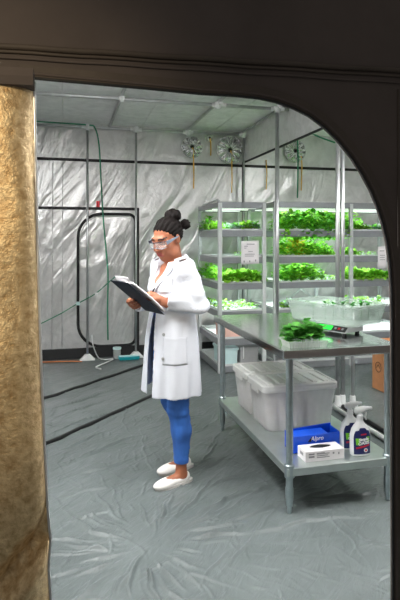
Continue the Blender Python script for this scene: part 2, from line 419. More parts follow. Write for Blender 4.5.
# back wall: black zip bands, door panel
zb = on_v(100, 163, V1).z
def bar_u(u0, u1, z, h=.02, mat='black', v=V1): 
    return MB().box((u0, v-.012, z-h), (u1, v-.001, z+h))
trim(k, bar_u(U0, U1, 2.55, .018), M['black'], False); k += 1
mb = MB(); mb.box((2.376, V1-.02, .0), (2.408, V1-.001, 2.6)); trim(k, mb, M['black'], False); k += 1
mb = MB(); mb.box((2.381, V0+.03, 2.585), (2.404, V1-.02, 2.603)); trim(k, mb, M['black'], False); k += 1
zd = on_v(90, 208.5, V1).z; ud = u_at(137.5, V1)
trim(k, bar_u(U0, ud+.02, zd, .018), M['black'], False); k += 1
mb = MB(); mb.box((ud-.02, V1-.012, 0), (ud+.02, V1-.001, zd)); trim(k, mb, M['black'], False); k += 1
b0 = MB().box((U0, V1-.03, 0), (U1, V1-.001, .13)).build('baseboard_back', M['black'], loc=(0, V1, 0)); struct(b0)
for nm, lo, hi in (('baseboard_left', (U0, V0+.01, 0), (U0+.02, V1-.03, .13)), ('baseboard_right', (U1-.02, V0+.01, 0), (U1, V1-.03, .13))):
    struct(MB().box(lo, hi).build(nm, M['black'], loc=lo))
# vertical welds of the foil and ceiling seams
for px in (52, 62):
    u = u_at(px, V1); mb = MB(); mb.tube([(u, V1-.004, .13), (u+.01, V1-.004, 2.5)], .005, 6); trim(k, mb, M['mylar_wall']); k += 1
for u in (-.05, .95, 1.95):
    mb = MB(); mb.tube([(u, V0+.1, ZC-.003), (u+.02, V1-.02, ZC-.003)], .006, 6); trim(k, mb, M['mylar_ceil']); k += 1
# the zipped doorway in the back wall
uA, uB = u_at(78, V1), u_at(135.5, V1); zT, zB = on_v(100, 214, V1).z, on_v(100, 346, V1).z
def rrect(u0, u1, z0, z1, rl, rr, n=8):
    pts = []
    for (cu, cz, a0, r) in ((u1-rr, z1-rr, 0, rr), (u0+rl, z1-rl, 90, rl), (u0+rl, z0+rl, 180, rl), (u1-rr, z0+rr, 270, rr)):
        for i in range(n+1):
            a = math.radians(a0+90*i/n); pts.append(Vector((cu+r*math.cos(a), 0, cz+r*math.sin(a))))
    return pts
rp = rrect(uA, uB, zB, zT, .30, .10)
door = MB()
cen = Vector(((uA+uB)/2, 0, (zT+zB)/2))
rings = []
for f, d in ((1, .004), (.9, .010), (.7, .012), (.4, .014), (.1, .015)):
    rings.append([Vector((cen.x+(p.x-cen.x)*f, V1-d, cen.z+(p.z-cen.z)*f)) for p in rp])
door.rings(rings, False, True)
dr = struct(door.build('door_1', M['mylar_wall'], loc=(cen.x, V1, zB), smooth=True))
pp = [Vector((p.x, V1-.014, p.z)) for p in rp]+[Vector((rp[0].x, V1-.014, rp[0].z))]
MB().tube(pp, .0175, 8).build('zip_band', M['black'], dr, smooth=True)
zi = [Vector((cen.x+(p.x-cen.x)*.93, V1-.030, cen.z+(p.z-cen.z)*.97)) for p in rp]
MB().tube(zi+[zi[0]], .006, 6).build('inner_seam', M['mylar_wall'], dr, smooth=True)

# ================================================================== TENT FRAME
def pole(name, label, u, v, z0, z1, r=.02, foot=False, group=None, mat='pole'):
    t = thing(name, label, 'pole', (u, v, z0), group)
    MB().tube([(u, v, z0+.0), (u, v, z1)], r, 14).build('tube', M[mat], t, smooth=True)
    if foot:
        MB().lathe([(.05, 0), (.048, .012), (.028, .03), (.026, .09), (.0215, .1)], (u, v, z0), 14).build('foot', M['white_plastic'], t, smooth=True)
    return t
ZB = 2.95
def bracket(t, u, v):
    mb = MB(); mb.hexa([(u-.10, v-.05, .0), (u+.10, v-.05, .0), (u+.10, v+.05, .0), (u-.10, v+.05, .0), (u-.03, v-.03, .075), (u+.03, v-.03, .075), (u+.03, v+.03, .075), (u-.03, v+.03, .075)])
    mb.build('foot', M['white_plastic'], t, bevel=.006)
p1 = pole('tent_pole', 'thin upright tent pole in front of the zipped back door, with white bracket foot', POLES_BACK[0], 6.86, 0, ZB-.02, .0145); bracket(p1, POLES_BACK[0], 6.86)
p2 = pole('tent_pole', 'upright tent pole at the right edge of the zipped back door, behind the woman', POLES_BACK[1]+.03, 6.86, 0, ZB-.02, .0145); bracket(p2, POLES_BACK[1]+.03, 6.86)
pole('tent_pole', 'upright tent pole in the back corner behind the left plant rack', 2.35, 6.86, 0, ZB-.02, .015, True)
pole('tent_pole', 'tall steel tent pole rising behind the left end of the table', 2.235, 5.40, 0, ZB-.02, .0225, True)
pole('tent_pole', 'left of the two tall steel poles standing together behind the tub', 2.415, 4.4, 0, ZC-.01, .021, True)
pole('tent_pole', 'right of the two tall steel poles standing together behind the tub', 2.466, 4.4, 0, ZC-.01, .019, True)
pole('short_post', 'short steel post behind the table, rightmost of three tubes under its top', 2.545, 4.36, 0, .86, .018, True)
for z, (du), lab in ((.022, 0, 'white floor rail of the tent frame behind the spray bottles'), (.022, .09, 'second floor rail of the tent frame, outer one of the pair behind the bottles')):
    mb = MB(); mb.tube([(2.33+du, 1.6, z), (2.33+du, 4.32 if du == 0 else 4.31, z)], .02, 10)
    tag(mb.build('floor_rail', M['white_plastic' if du == 0 else 'black_plastic'], loc=(2.33+du, 3, 0), smooth=True), lab, 'rail')
def beam(name, label, p, q, r=.0185):
    mb = MB(); mb.tube([p, q], r, 10); return tag(mb.build(name, M['pole'], loc=p, smooth=True), label, 'beam')
beam('ceiling_beam', 'steel ceiling tube along the top of the back wall', (U0, 6.86, ZB), (2.37, 6.86, ZB))
beam('ceiling_beam', 'steel ceiling tube crossing the tent in front of the back one', (U0, 5.40, ZB), (2.37, 5.40, ZB))
beam('ceiling_beam', 'steel ceiling tube running to the back wall above the zipped door', (.55, 1.6, ZB+.036), (.55, 6.98, ZB+.036))
beam('ceiling_beam', 'steel ceiling tube running to the back wall left of the pleated vents', (1.57, 1.6, ZB+.036), (1.57, 6.98, ZB+.036))
beam('ceiling_beam', 'steel ceiling tube along the divider, ending in the back corner', (2.26, 1.6, ZB+.036), (2.34, 6.98, ZB+.036))
def connector(u, v, label, s=1.0):
    t = MB()
    s *= .78; t.lathe([(.0, -.055*s), (.035*s, -.055*s), (.05*s, -.02*s), (.06*s, .0), (.06*s, .03*s), (.03*s, .045*s), (0, .046*s)], (u, v, ZB), 14)
    t.tube([(u-.10*s, v, ZB), (u+.10*s, v, ZB)], .032*s, 12)
    t.tube([(u, v-.10*s, ZB+.012), (u, v+.08*s, ZB+.012)], .030*s, 12)
    tag(t.build('pole_connector', M['white_plastic'], loc=(u, v, ZB), smooth=True, autos=.8), label, 'connector')
connector(.265, 6.86, 'white plastic pole connector on top of the pole before the zipped door', .95)
connector(.88, 6.86, 'white plastic pole connector above the right edge of the zipped door', .95)
connector(1.57, 6.86, 'white plastic pole connector just above the leftmost pleated vent', .9)
connector(2.35, 6.86, 'white plastic pole connector in the back corner right of the biggest vent', .9)
connector(1.57, 5.40, 'large white pole connector on the ceiling in front of the pleated vents', 1.0)
connector(2.235, 5.40, 'white pole connector on top of the tall pole behind the table', 1.0)
connector(.55, 5.40, 'small white pole connector on the front ceiling tube at left', .7)

# ================================================================== VENTS
def vent(px, py, rpx, label, cord_px, n=11):
    c = on_v(px, py, V1-.03); Y = sy_*c.x+cy_*c.y; R = rpx/F_PX*Y
    t = thing('duct_vent', label, 'vent', c)
    mb = MB(); rings = []
    N = n*4
    for f, dz in ((1.0, .0), (.92, .02), (.6, .035), (.3, .04), (.12, .02), (.05, -.0)):
        ring = []
        for j in range(N):
            a = 2*PI*j/N; w = math.sin(a*n)*(.036*min(1, f*1.3)*R/.17); rr = R*f*(1+.03*math.sin(a*5+1))
            ring.append(Vector((c.x+rr*math.cos(a), c.y-dz-w*(.4 if f > .95 else 1), c.z+rr*math.sin(a))))
        rings.append(ring)
    mb.rings(rings, False, True).build('pleated_sleeve', M['foil'], t, smooth=True)
    rg = [Vector((c.x+R*1.0*math.cos(2*PI*j/28), c.y-.004, c.z+R*1.0*math.sin(2*PI*j/28))) for j in range(29)]
    MB().tube(rg, .008*R/.17+.003, 8).build('rim', M['foil'], t, smooth=True)
    MB().lathe([(0, 0), (.016, .0), (.022, .02), (.012, .035), (0, .036)], (c.x, c.y-.005, c.z), 10, (0, -1, 0)).build('gathered_centre', M['black'], t, smooth=True)
    if cord_px:
        L = cord_px/F_PX*Y; MB().tube([(c.x, c.y-.03, c.z), (c.x+.01, c.y-.05, c.z-L*.3), (c.x+.015, c.y-.045, c.z-L*.7), (c.x+.012, c.y-.04, c.z-L)], .0085, 6).build('drawcord', M['yellow_cord'], t, smooth=True)
    return t
vent(192, 147, 10.5, 'pleated silver vent, leftmost of the row high on the back wall', 42)
vent(209, 138, 3.6, 'tiny silver vent between the two big pleated vents', 18, 8)
vent(230, 150, 13.5, 'largest pleated silver vent, next to the back corner', 43)
vent(295, 151, 11, 'pleated silver vent right of the corner, seen beyond the divider', 0)
for (px, py, L, lab) in ((266, 160, 30, 'yellow cord hanging on the back wall right of the corner'), (301, 152, 40, 'yellow cord hanging beside the vent beyond the divider')):
    c = on_v(px, py, V1-.03); MBc = MB(); MBc.tube([c, c+Vector((.01, -.01, -.2)), c+Vector((0, -.005, -L/F_PX*7.3))], .008, 6)
    tag(MBc.build('drawcord', M['yellow_cord'], loc=c, smooth=True), lab, 'cord')

# ================================================================== CORDS AND SMALL THINGS AT THE BACK
def cord(pts, r, mat, label, name='cord', cat='cord'):
    mb = MB(); P = [Vector(p) for p in pts]; fine = []
    for i in range(len(P)-1):                           # Catmull-Rom
        a = P[max(i-1, 0)]; b2 = P[i]; c = P[i+1]; d = P[min(i+2, len(P)-1)]
        for s_ in range(6):
            t = s_/6; fine.append(.5*((2*b2)+(c-a)*t+(2*a-5*b2+4*c-d)*t*t+(3*b2-a-3*c+d)*t**3))
    fine.append(P[-1]); mb.tube(fine, r, 7)
    return tag(mb.build(name, M[mat], loc=P[0], smooth=True), label, cat)
cord([on_v(30, 121, 6.80), on_v(60, 123, 6.80), on_v(88, 125, 6.80), on_v(95, 128, 6.80), on_v(99, 145, 6.82), on_v(101, 180, 6.85), on_v(103, 215, 6.87), on_v(106, 250, 6.88), on_v(108, 275, 6.88), on_v(107.5, 310, 6.88), on_v(108, 340, 6.88)],
     .0095, 'green_cord', 'green cord running under the ceiling tube and hanging before the zipped door', 'green_cord')
cord([on_v(36, 326, 6.80), on_v(60, 314, 6.80), on_v(77, 304, 6.80), on_v(95, 294, 6.80), on_v(108, 283, 6.80), on_v(116, 276, 6.80)], .0065, 'green_cord', 'thin green line stretched diagonally across the zipped back door', 'stretched_cord')
cord([on_v(311, 133, 6.90), on_v(322, 138, 6.90), on_v(345, 146, 6.90)], .011, 'green_cord', 'short green cord slung high beyond the divider', 'slung_cord')
cord([on_v(297.5, 136, 6.90), on_v(298, 160, 6.90), on_v(297.5, 198, 6.90)], .010, 'green_cord', 'green cord hanging straight down behind the right rack', 'green_cord')
for (x, y, lab) in ((98, 204, 'small red tag on the back wall above the zipped door'),):
    c = on_v(x, y, V1-.006); tag(MB().box((c.x-.022, c.y-.004, c.z-.04), (c.x+.022, c.y+.004, c.z+.04)).build('wall_tag', M['red'], loc=c, bevel=.003), lab, 'tag')
c = on_v(96.5, 294, 6.797); tag(MB().box((c.x-.02, c.y-.014, c.z-.02), (c.x+.02, c.y+.014, c.z+.02)).build('line_clip', M['white_plastic'], loc=c, bevel=.004), 'white clip on the diagonal green line, upper of two', 'clip')
c = on_v(78, 303.5, 6.797); tag(MB().box((c.x-.022, c.y-.014, c.z-.022), (c.x+.022, c.y+.014, c.z+.022)).build('line_clip', M['aqua'], loc=c, bevel=.004), 'pale clip on the diagonal green line where it crosses the door zip', 'clip')
cord([on_v(92, 335, 6.80), on_v(93, 345, 6.76)]+[on_floor(98, 357, .012), on_floor(104, 359.5, .010), on_floor(113, 359, .010), on_floor(105, 363, .010), on_floor(96, 367, .010), on_floor(101, 369, .010)], .008, 'white_plastic', 'thin white cable looping onto the floor beside the pole foot', 'cable', 'cable')
# clear cup and teal tray by the back wall
g = on_floor(117, 358.5); t = thing('clear_cup', 'clear plastic jar with lid on the floor against the back wall', 'jar', g)
MB().lathe([(.0, 0), (.045, 0), (.05, .01), (.052, .12), (.046, .125), (.046, .01), (0, .008)], g, 18).build('body', M['clear'], t, smooth=True)
MB().lathe([(.0, .121), (.054, .121), (.054, .145), (0, .147)], g, 18).build('lid', M['aqua'], t, smooth=True, autos=.7)
g = on_floor(129, 359.5); t = thing('tool_tray', 'low teal tray on the floor behind the woman', 'tray', g)
mb = MB(); mb.hexa([(g.x-.12, g.y-.04, 0), (g.x+.12, g.y-.04, 0), (g.x+.12, g.y+.04, 0), (g.x-.12, g.y+.04, 0), (g.x-.135, g.y-.05, .04), (g.x+.135, g.y-.05, .04), (g.x+.135, g.y+.05, .04), (g.x-.135, g.y+.05, .04)])
mb.build('base', M['teal'], t, bevel=.005)
MB().tube([(g.x-.12, g.y, .047), (g.x+.13, g.y, .047)], .010, 8).build('bar', M['aqua'], t, smooth=True)
# black strips on the tarp, put in as the shadows of its folds
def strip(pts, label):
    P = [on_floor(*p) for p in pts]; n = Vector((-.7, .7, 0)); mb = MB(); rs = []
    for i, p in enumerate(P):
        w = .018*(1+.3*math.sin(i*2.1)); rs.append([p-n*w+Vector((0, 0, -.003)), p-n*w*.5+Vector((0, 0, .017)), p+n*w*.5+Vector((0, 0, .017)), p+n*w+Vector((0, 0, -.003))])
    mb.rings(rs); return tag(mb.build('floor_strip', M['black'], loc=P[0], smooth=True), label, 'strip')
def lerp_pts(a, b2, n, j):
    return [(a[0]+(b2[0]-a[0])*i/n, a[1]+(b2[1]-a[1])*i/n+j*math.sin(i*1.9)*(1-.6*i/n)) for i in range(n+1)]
strip(lerp_pts((20, 407), (146, 364.5), 14, .5), 'black strip painting in a fold shadow on the grey floor, nearer the back wall')
strip(lerp_pts((20, 456), (160, 392.5), 14, .5), 'black strip painting in a fold shadow on the grey floor, towards the coat hem')

cord([on_floor(20, 362.5, .008), on_floor(45, 362.0, .008), on_floor(70, 361.3, .008), on_floor(82, 361.5, .008)], .007, 'orange', 'thin orange cord lying along the foot of the back wall', 'cord')
# ================================================================== DOOR FLAP (gathered at the left jamb, hung outside the front wall)
def flap():
    VF = 1.43
    edge = [(83, 33.2), (110, 33.6), (150, 34.2), (200, 35.2), (250, 36.4), (300, 37.8), (350, 39.3), (400, 41.2), (450, 43.5), (490, 45.6), (515, 46.8), (530, 48.2), (540, 49.6), (550, 48.6), (570, 47.4), (600, 49.6), (640, 52), (720, 55), (800, 57)]
    rs = []; top = on_v(30, 82, VF).z
    for py, px in edge:
        e = on_v(px, py, VF); z = e.z if py > 84 else top
        if py == 800: z = max(z, .01)
        ring = []
        W = .42
        prof = [(0, .0), (-.004, .012), (-.012, .024), (-.028, .036), (-.05, .043), (-.075, .047), (-.10, .046), (-.13, .043), (-.17, .045), (-.21, .05), (-.25, .048), (-.30, .04), (-.36, .03), (-W, .0),
                (-.36, -.028), (-.25, -.035), (-.12, -.03), (-.03, -.015)]
        for du, dv in prof:
            a = .006*math.sin(9*z+du*30)+.004*math.sin(21*z-du*17)
            # the crease: a dent running from the edge point down to the left
            cz = on_v(49, 538, VF).z-(-du)*1.15+.0
            dz = z-cz; dent = (-.030*math.exp(-((dz-.035)/.045)**2)+.016*math.exp(-((dz+.03)/.03)**2))*(1 if -.16 < du < .0 else .3)
            ring.append(Vector((e.x+du, VF-max(dv, -.04)*1.0 + (-a-dent if dv > .01 else 0), z)))
        rs.append(ring)
    # refine vertically
    fine = []
    for a, b2 in zip(rs[:-1], rs[1:]):
        n = max(1, int(abs(a[0].z-b2[0].z)/.018))
        for i in range(n):
            fine.append([p.lerp(q, i/n) for p, q in zip(a, b2)])
    fine.append(rs[-1])
    out = []
    for ring in fine:
        r2 = []
        for q, p in enumerate(ring):
            e0 = ring[0]; du = p.x-e0.x; z = p.z
            if 2 <= q <= 12:
                cz = on_v(49, 538, VF).z+du*1.15; dz = z-cz
                p = Vector((p.x, p.y+(.034*math.exp(-((dz-.03)/.035)**2)-.018*math.exp(-((dz+.025)/.03)**2))*(1 if du > -.15 else .3), p.z))
            r2.append(p)
        out.append(r2)
    base = Vector((out[-1][5].x, VF, 0))
    t = thing('door_flap', 'crinkled gold-looking foil door flap gathered at the left of the doorway', 'door flap', base)
    MB().rings(out, True, True).build('foil_sheet', M['flap'], t, smooth=True)
    # dark hem above it
    hp = []
    for i, px in enumerate((-40, -10, 10, 22, 30, 33.5)):
        hp.append(on_v(px, 76+.05*px, VF-.055))
    mb = MB(); mb.rings([[p+Vector((0, -.006, -.020)), p+Vector((0, -.012, 0)), p+Vector((0, -.006, .022)), p+Vector((0, .05, .022)), p+Vector((0, .05, -.020))] for p in hp])
    mb.build('hem', M['front'], t, smooth=False)
    # silver strip painting in the free edge lit from inside the tent
    pe = [Vector((r[0].x+.002, r[0].y+.004, r[0].z)) for r in out]
    MB().tube(pe, .005, 6).build('lit_edge_strip', M['mylar_wall'], t, smooth=True)
flap()

# ================================================================== WORK TABLE
ZT, ZS = .915, .255
t = thing('work_table', 'stainless steel work table with galvanised legs and a lower shelf', 'table', (1.526, 3.41, 0))
mb = MB()
u0, u1, v0, v1 = 1.150, 1.885, 2.690, 4.10
mb.box((u0, v0, ZT-.002), (u1, v1, ZT))
mb.box((u0, v0, ZT-.05), (u1, v0+.012, ZT-.001)); mb.box((u0, v1-.012, ZT-.05), (u1, v1, ZT-.001))
mb.box((u0, v0, ZT-.05), (u0+.012, v1, ZT-.001)); mb.box((u1-.012, v0, ZT-.05), (u1, v1, ZT-.001))
MB().box((u0, v0, ZT-.05), (u1, v1, ZT)).build('tabletop', M['steel'], t, bevel=.006)
MB().box((u0+.035, v0+.025, ZS-.045), (u1-.02, v1-.012, ZS)).build('shelf', M['shelf_steel'], t, bevel=.005)
for (u, v) in LEGS:
    lg = MB().lathe([(.0205, .13), (.0205, ZT-.05)], (u, v, 0), 18)
    lg = lg.build('leg', M['galv'], t, smooth=True, autos=.8)
    MB().lathe([(0, .0), (.010, .0), (.013, .006), (.013, .035), (.017, .038), (.022, .075), (.0235, .085), (.0235, .14), (0, .14)], (u, v, 0), 18).build('foot', M['galv'], lg, smooth=True, autos=.6)
    MB().lathe([(.0285, ZS-.055), (.0285, ZS+.012), (.024, ZS+.018), (0, ZS+.018)], (u, v, 0), 18).build('collar', M['grey_plastic' if False else 'galv'], lg, smooth=True, autos=.6)
    
# ---------------- storage bins on the shelf
def bin_(u, v, label, w=.545, d=.338, h=.285):
    z = ZS+.0015; t = thing('storage_bin', label, 'storage bin', (u+w/2, v+d/2, z), 'storage bins on the table shelf')
    def rr(f, zz, n=5, r=.035, wob=0):
        pts = []; a, b2 = w/2*f, d/2*f
        for (sx, sy, a0) in ((1, 1, 0), (-1, 1, 90), (-1, -1, 180), (1, -1, 270)):
            for i in range(n):
                q = math.radians(a0+90*i/(n-1)); pts.append(Vector((u+w/2+sx*(a-r)+r*math.cos(q), v+d/2+sy*(b2-r)+r*math.sin(q), zz)))
        # fine points along sides for ribs
        out = []
        for i, p in enumerate(pts):
            q = pts[(i+1) % len(pts)]; L = (q-p).length; k_ = 1 if L < .1 else (40 if L > .32*1.0 and abs(q.y-p.y) < .01 else 26)
            for s_ in range(k_):
                x = p.lerp(q, s_/k_)
                if L > .1 and wob:
                    m_ = s_/k_; rib = wob*math.sin(m_*L/.05*2*PI)*(1 if .06 < m_ < .94 else 0); nx = Vector((q.y-p.y, p.x-q.x, 0)).normalized(); x = x+nx*rib
                out.append(x)
        return out
    mb = MB(); th = .003
    outer = [rr(.80, z), rr(.86, z+.012, wob=.002), rr(.90, z+h*.5, wob=.003), rr(.955, z+h-.03, wob=.002), rr(.965, z+h-.02)]
    mb.rings(outer, True, False)
    body = mb.build('body', M['bin'], t, smooth=True, autos=.9)
    MB().rings([rr(.985, z+h-.022), rr(1.0, z+h-.018), rr(1.0, z+h+.004), rr(.985, z+h+.008)], False, False).build('rim', M['binlid'], t, smooth=True, autos=.6)
    lid = MB(); lid.rings([rr(1.0, z+h+.006), rr(1.0, z+h+.018), rr(.97, z+h+.026), rr(.93, z+h+.026), rr(.91, z+h+.018)], False, True)
    lo = lid.build('lid', M['binlid'], t, smooth=True, autos=.5)
    rb = MB()
    for i in range(6):
        x = u+w*(.13+.148*i)
        rb.hexa([(x-.022, v+.045, z+h+.0175), (x+.022, v+.045, z+h+.0175), (x+.022, v+d-.045, z+h+.0175), (x-.022, v+d-.045, z+h+.0175), (x-.016, v+.052, z+h+.027), (x+.016, v+.052, z+h+.027), (x+.016, v+d-.052, z+h+.027), (x-.016, v+d-.052, z+h+.027)])
    for i in range(6):
        x = u+w*(.13+.148*i)
        r1 = MB(); r1.v = rb.v[i*8:(i+1)*8]; r1.f = [[k_ % 8 for k_ in f] for f in rb.f[:6]]; r1.m = [0]*6
        r1.build('rib', M['binlid'], lo, bevel=.004)
    for sgn in (0, 1):
        x = u+w/2+(w*.485 if sgn else -w*.485)
        MB().box((x-.008, v+d*.32, z+h-.05), (x+.008, v+d*.68, z+h-.012)).build('handle', M['binlid'], t, bevel=.005)
    return t
B1 = bin_(1.242, 3.235, 'frosted lidded storage bin on the table shelf, nearer one behind the blue carton')
B2 = bin_(1.242, 3.578, 'frosted lidded storage bin on the table shelf, farther one behind its twin')
# packed trays inside the bins (seen milky through the plastic)
for bi, vv in ((0, 3.235), (1, 3.578)):
    for q in range(4):
        x = 1.322+q*.098
        mb = MB(); mb.hexa([(x-.030, vv+.06, ZS+.006), (x+.030, vv+.06, ZS+.006), (x+.030, vv+.28, ZS+.006), (x-.030, vv+.28, ZS+.006), (x-.040, vv+.05, ZS+.19), (x+.040, vv+.05, ZS+.19), (x+.040, vv+.29, ZS+.19), (x-.040, vv+.29, ZS+.19)])
        tag(mb.build('plastic_liner', M['paper'], loc=(x, vv+.17, ZS+.006), bevel=.006), ('pale liner %s inside the %s frosted bin' % (['at the left end', 'second from the left', 'second from the right', 'at the right end'][q], ['nearer', 'farther'][bi])), 'liner', 'liners in the frosted bins')

# ---------------- blue carton, glove box
def panel_box(t, name, mat, lo, hi, bevel=.003): return MB().box(lo, hi).build(name, mat, t, bevel=bevel)
bu0, bu1, bv0, bv1, bz = 1.30, 1.605, 2.90, 3.02, ZS+.001
t = thing('supply_carton', 'bright blue open carton with white lettering behind the glove box', 'carton', ((bu0+bu1)/2, (bv0+bv1)/2, bz))
th = .006
mb = MB(); mb.box((bu0, bv0, bz), (bu1, bv1, bz+.006)); mb.build('bottom', M['blue'], t)
MB().hexa([(bu0, bv0, bz), (bu1, bv0, bz), (bu1, bv0+th, bz), (bu0, bv0+th, bz), (bu0, bv0, bz+.098), (bu1, bv0, bz+.104), (bu1, bv0+th, bz+.104), (bu0, bv0+th, bz+.098)]).build('front_panel', M['blue'], t)
MB().hexa([(bu0, bv1-th, bz), (bu1, bv1-th, bz), (bu1, bv1, bz), (bu0, bv1, bz), (bu0, bv1-th, bz+.100), (bu1, bv1-th, bz+.122), (bu1, bv1, bz+.122), (bu0, bv1, bz+.100)]).build('back_panel', M['blue'], t)
for x in (bu0, bu1-th):
    hh = .099 if x == bu0 else .108
    MB().box((x, bv0+th, bz), (x+th, bv1-th, bz+hh)).build('end_panel', M['blue'], t)
lidb = MB(); lidb.hexa([(bu0+.004, bv0+.01, bz+.092), (bu1-.07, bv0+.01, bz+.094), (bu1-.07, bv1-.012, bz+.094), (bu0+.004, bv1-.012, bz+.092), (bu0+.004, bv0+.01, bz+.096), (bu1-.07, bv0+.01, bz+.098), (bu1-.07, bv1-.012, bz+.098), (bu0+.004, bv1-.012, bz+.096)])
lidb.build('lid_flap', M['blue'], t)
text_mesh('Alpro', .036, M['white_ink'], 'lettering', t, Matrix.Translation(-Vector(t.location)) @ basis((1.455, bv0-.0006, bz+.078), (1, 0, .02), (0, 0, 1)), bold=.0008, shear=.25)
mb = MB(); mb.add([(1.395, bv0-.0008, bz+.062), (1.417, bv0-.0008, bz+.062), (1.423, bv0-.0008, bz+.092)], [(0, 1, 2)]); mb.build('black_mark', M['black'], t, solid=.0006)

gu0, gu1, gv0, gv1, gz = 1.318, 1.562, 2.768, 2.875, ZS+.001
t = thing('glove_box', 'white dispenser box with a dark oval opening at the shelf edge', 'box', ((gu0+gu1)/2, (gv0+gv1)/2, gz))
panel_box(t, 'box_body', M['paper'], (gu0, gv0, gz), (gu1, gv1, gz+.06), .002)
ov = MB(); cc = Vector(((gu0+gu1)/2+.0, (gv0+gv1)/2+.008, gz+.0605)); N = 28
ov.add([cc+Vector((.066*math.cos(2*PI*j/N), .024*math.sin(2*PI*j/N)*(1-.25*abs(math.cos(2*PI*j/N))), 0)) for j in range(N)], [tuple(range(N))]); ov.build('opening', M['black'], t, solid=.0012)
for i, (x0, x1, zz, h) in enumerate(((.02, .055, .040, .008), (.02, .055, .024, .010), (.07, .15, .040, .004), (.07, .14, .030, .004), (.07, .15, .020, .004), (.07, .12, .046, .003), (.17, .18, .035, .010), (.205, .212, .03, .012))):
    MB().box((gu0+x0, gv0-.0012, gz+zz), (gu0+x1, gv0+.0005, gz+zz+h)).build('printed_line', M['print'], t)
MB().box((gu0-.0012, gv0+.03, gz+.028), (gu0+.0005, gv0+.07, gz+.044)).build('printed_line', M['print'], t)

# ---------------- spray bottles
def bottle(u, v, rz, label):
    t = thing('spray_bottle', label, 'spray bottle', (u, v, ZS+.001), 'spray bottles on the table shelf')
    z = ZS+.001
    def ell(a, b2, zz, n=24, e=2.6):
        out = []
        for j in range(n):
            q = 2*PI*j/n; c, s_ = math.cos(q), math.sin(q)
            out.append(Vector((u+a*math.copysign(abs(c)**(2/e), c), v+b2*math.copysign(abs(s_)**(2/e), s_), z+zz)))
        return out
    prof = [(.049, .026, 0), (.055, .031, .006), (.056, .032, .02), (.056, .032, .10), (.054, .031, .125), (.047, .029, .148), (.034, .024, .168), (.021, .019, .185), (.0155, .0155, .198), (.0145, .0145, .206)]
    MB().rings([ell(a, b2, zz) for a, b2, zz in prof]).build('body', M['white_plastic'], t, smooth=True, autos=1.0)
    MB().lathe([(0, .203), (.0175, .203), (.0175, .226), (.012, .230), (0, .23)], (u, v, z), 18).build('collar', M['white_plastic'], t, smooth=True, autos=.6)
    # trigger head: hooded body pointing to +x
    hd = MB()
    for_h = [(-.030, .252, .006, .012), (-.022, .252, .011, .018), (0, .252, .013, .023), (.022, .258, .012, .018), (.045, .262, .009, .011), (.058, .262, .008, .009)]
    hd.rings([[Vector((u+x, v+w*math.cos(2*PI*j/12), z+zc+hh*math.sin(2*PI*j/12))) for j in range(12)] for x, zc, w, hh in for_h])
    hd.tube([(u, v, z+.222), (u, v, z+.25)], .011, 12)
    h = hd.build('spray_head', M['white_plastic'], t, smooth=True, autos=.9)
    MB().tube([(u+.056, v, z+.262), (u+.068, v, z+.262)], .0085, 10).build('nozzle', M['white_plastic'], h, smooth=True, autos=.6)
    tr = MB(); tr.tube([(u+.026, v, z+.250), (u+.034, v, z+.232), (u+.030, v, z+.212), (u+.036, v, z+.196)], [.007, .0065, .006, .005], 8); tr.build('trigger', M['white_plastic'], h, smooth=True)
    # label wrapped on the front face
    def front(x, zz, d=.0008):
        n_ = 2.6
        for (a0, b0, z0), (a1, b1, z1) in zip(prof[:-1], prof[1:]):
            if z0 <= zz <= z1: f = (zz-z0)/(z1-z0); a = a0+(a1-a0)*f; b2 = b0+(b1-b0)*f; break
        xx = max(-.97, min(.97, x/a)); return Vector((u+x, v-b2*(1-abs(xx)**n_)**(1/n_)-d, z+zz))
    def patch(name, w0, z0, w1, z1, mat, d, round_top=False, skew=0, cx=0):
        mb = MB()
        def fn(s_, q):
            zz = z0+(z1-z0)*q; hw = w0+(w1-w0)*q
            if round_top and q > .6: hw *= math.sqrt(max(0, 1-((q-.6)/.4)**2))*.75+.25
            x = cx+(-1+2*s_)*hw; return front(x, zz+skew*(-1+2*s_), d)
        mb.grid(fn, 10, 8); return mb.build(name, mat, t, smooth=True)
    lb = patch('label', .047, .014, .049, .160, M['label_navy'], .0010, True)
    patch('label_patch', .010, .066, .013, .104, M['label_green'], .0018, cx=-.027)
    patch('label_patch', .008, .080, .010, .112, M['label_green'], .0018, cx=.030)
    patch('label_band', .038, .052, .038, .062, M['label_red'], .0022, skew=.008)
    patch('label_band', .016, .121, .016, .129, M['label_red'], .0018, cx=.004, skew=.001)
    org = -Vector(t.location)
    for (s_, sz, zz, dy) in (('Simple', .021, .098, .0), ('OASIS', .024, .077, .0)):
        text_mesh(s_, sz, M['white_ink'], 'lettering', t, Matrix.Translation(org) @ basis((u+.002, v-.0350, z+zz), (1, 0, .14), (0, 0, 1)), bold=.0010, shear=.2)
    mb = MB(); rc = Vector((u+.016, v-.0338, z+.036)); mb.add([rc+Vector((.011*math.cos(2*PI*j/20), 0, .011*math.sin(2*PI*j/20))) for j in range(20)], [tuple(range(20))]); mb.build('round_seal', M['white_ink'], t, solid=.0006)
    mb = MB(); mb.add([rc+Vector((.006*math.cos(2*PI*j/20), -.0008, .006*math.sin(2*PI*j/20))) for j in range(20)], [tuple(range(20))]); mb.build('seal_centre', M['label_red'], t, solid=.0006)
    t.rotation_euler = (0, 0, rz); t.scale = (1.1, 1.1, 1.03); return t
bottle(1.682, 2.800, -.05, 'white spray bottle with navy label, the front one at the shelf corner')
bottle(1.672, 2.895, -.05, 'white spray bottle with navy label, partly hidden behind the front one')

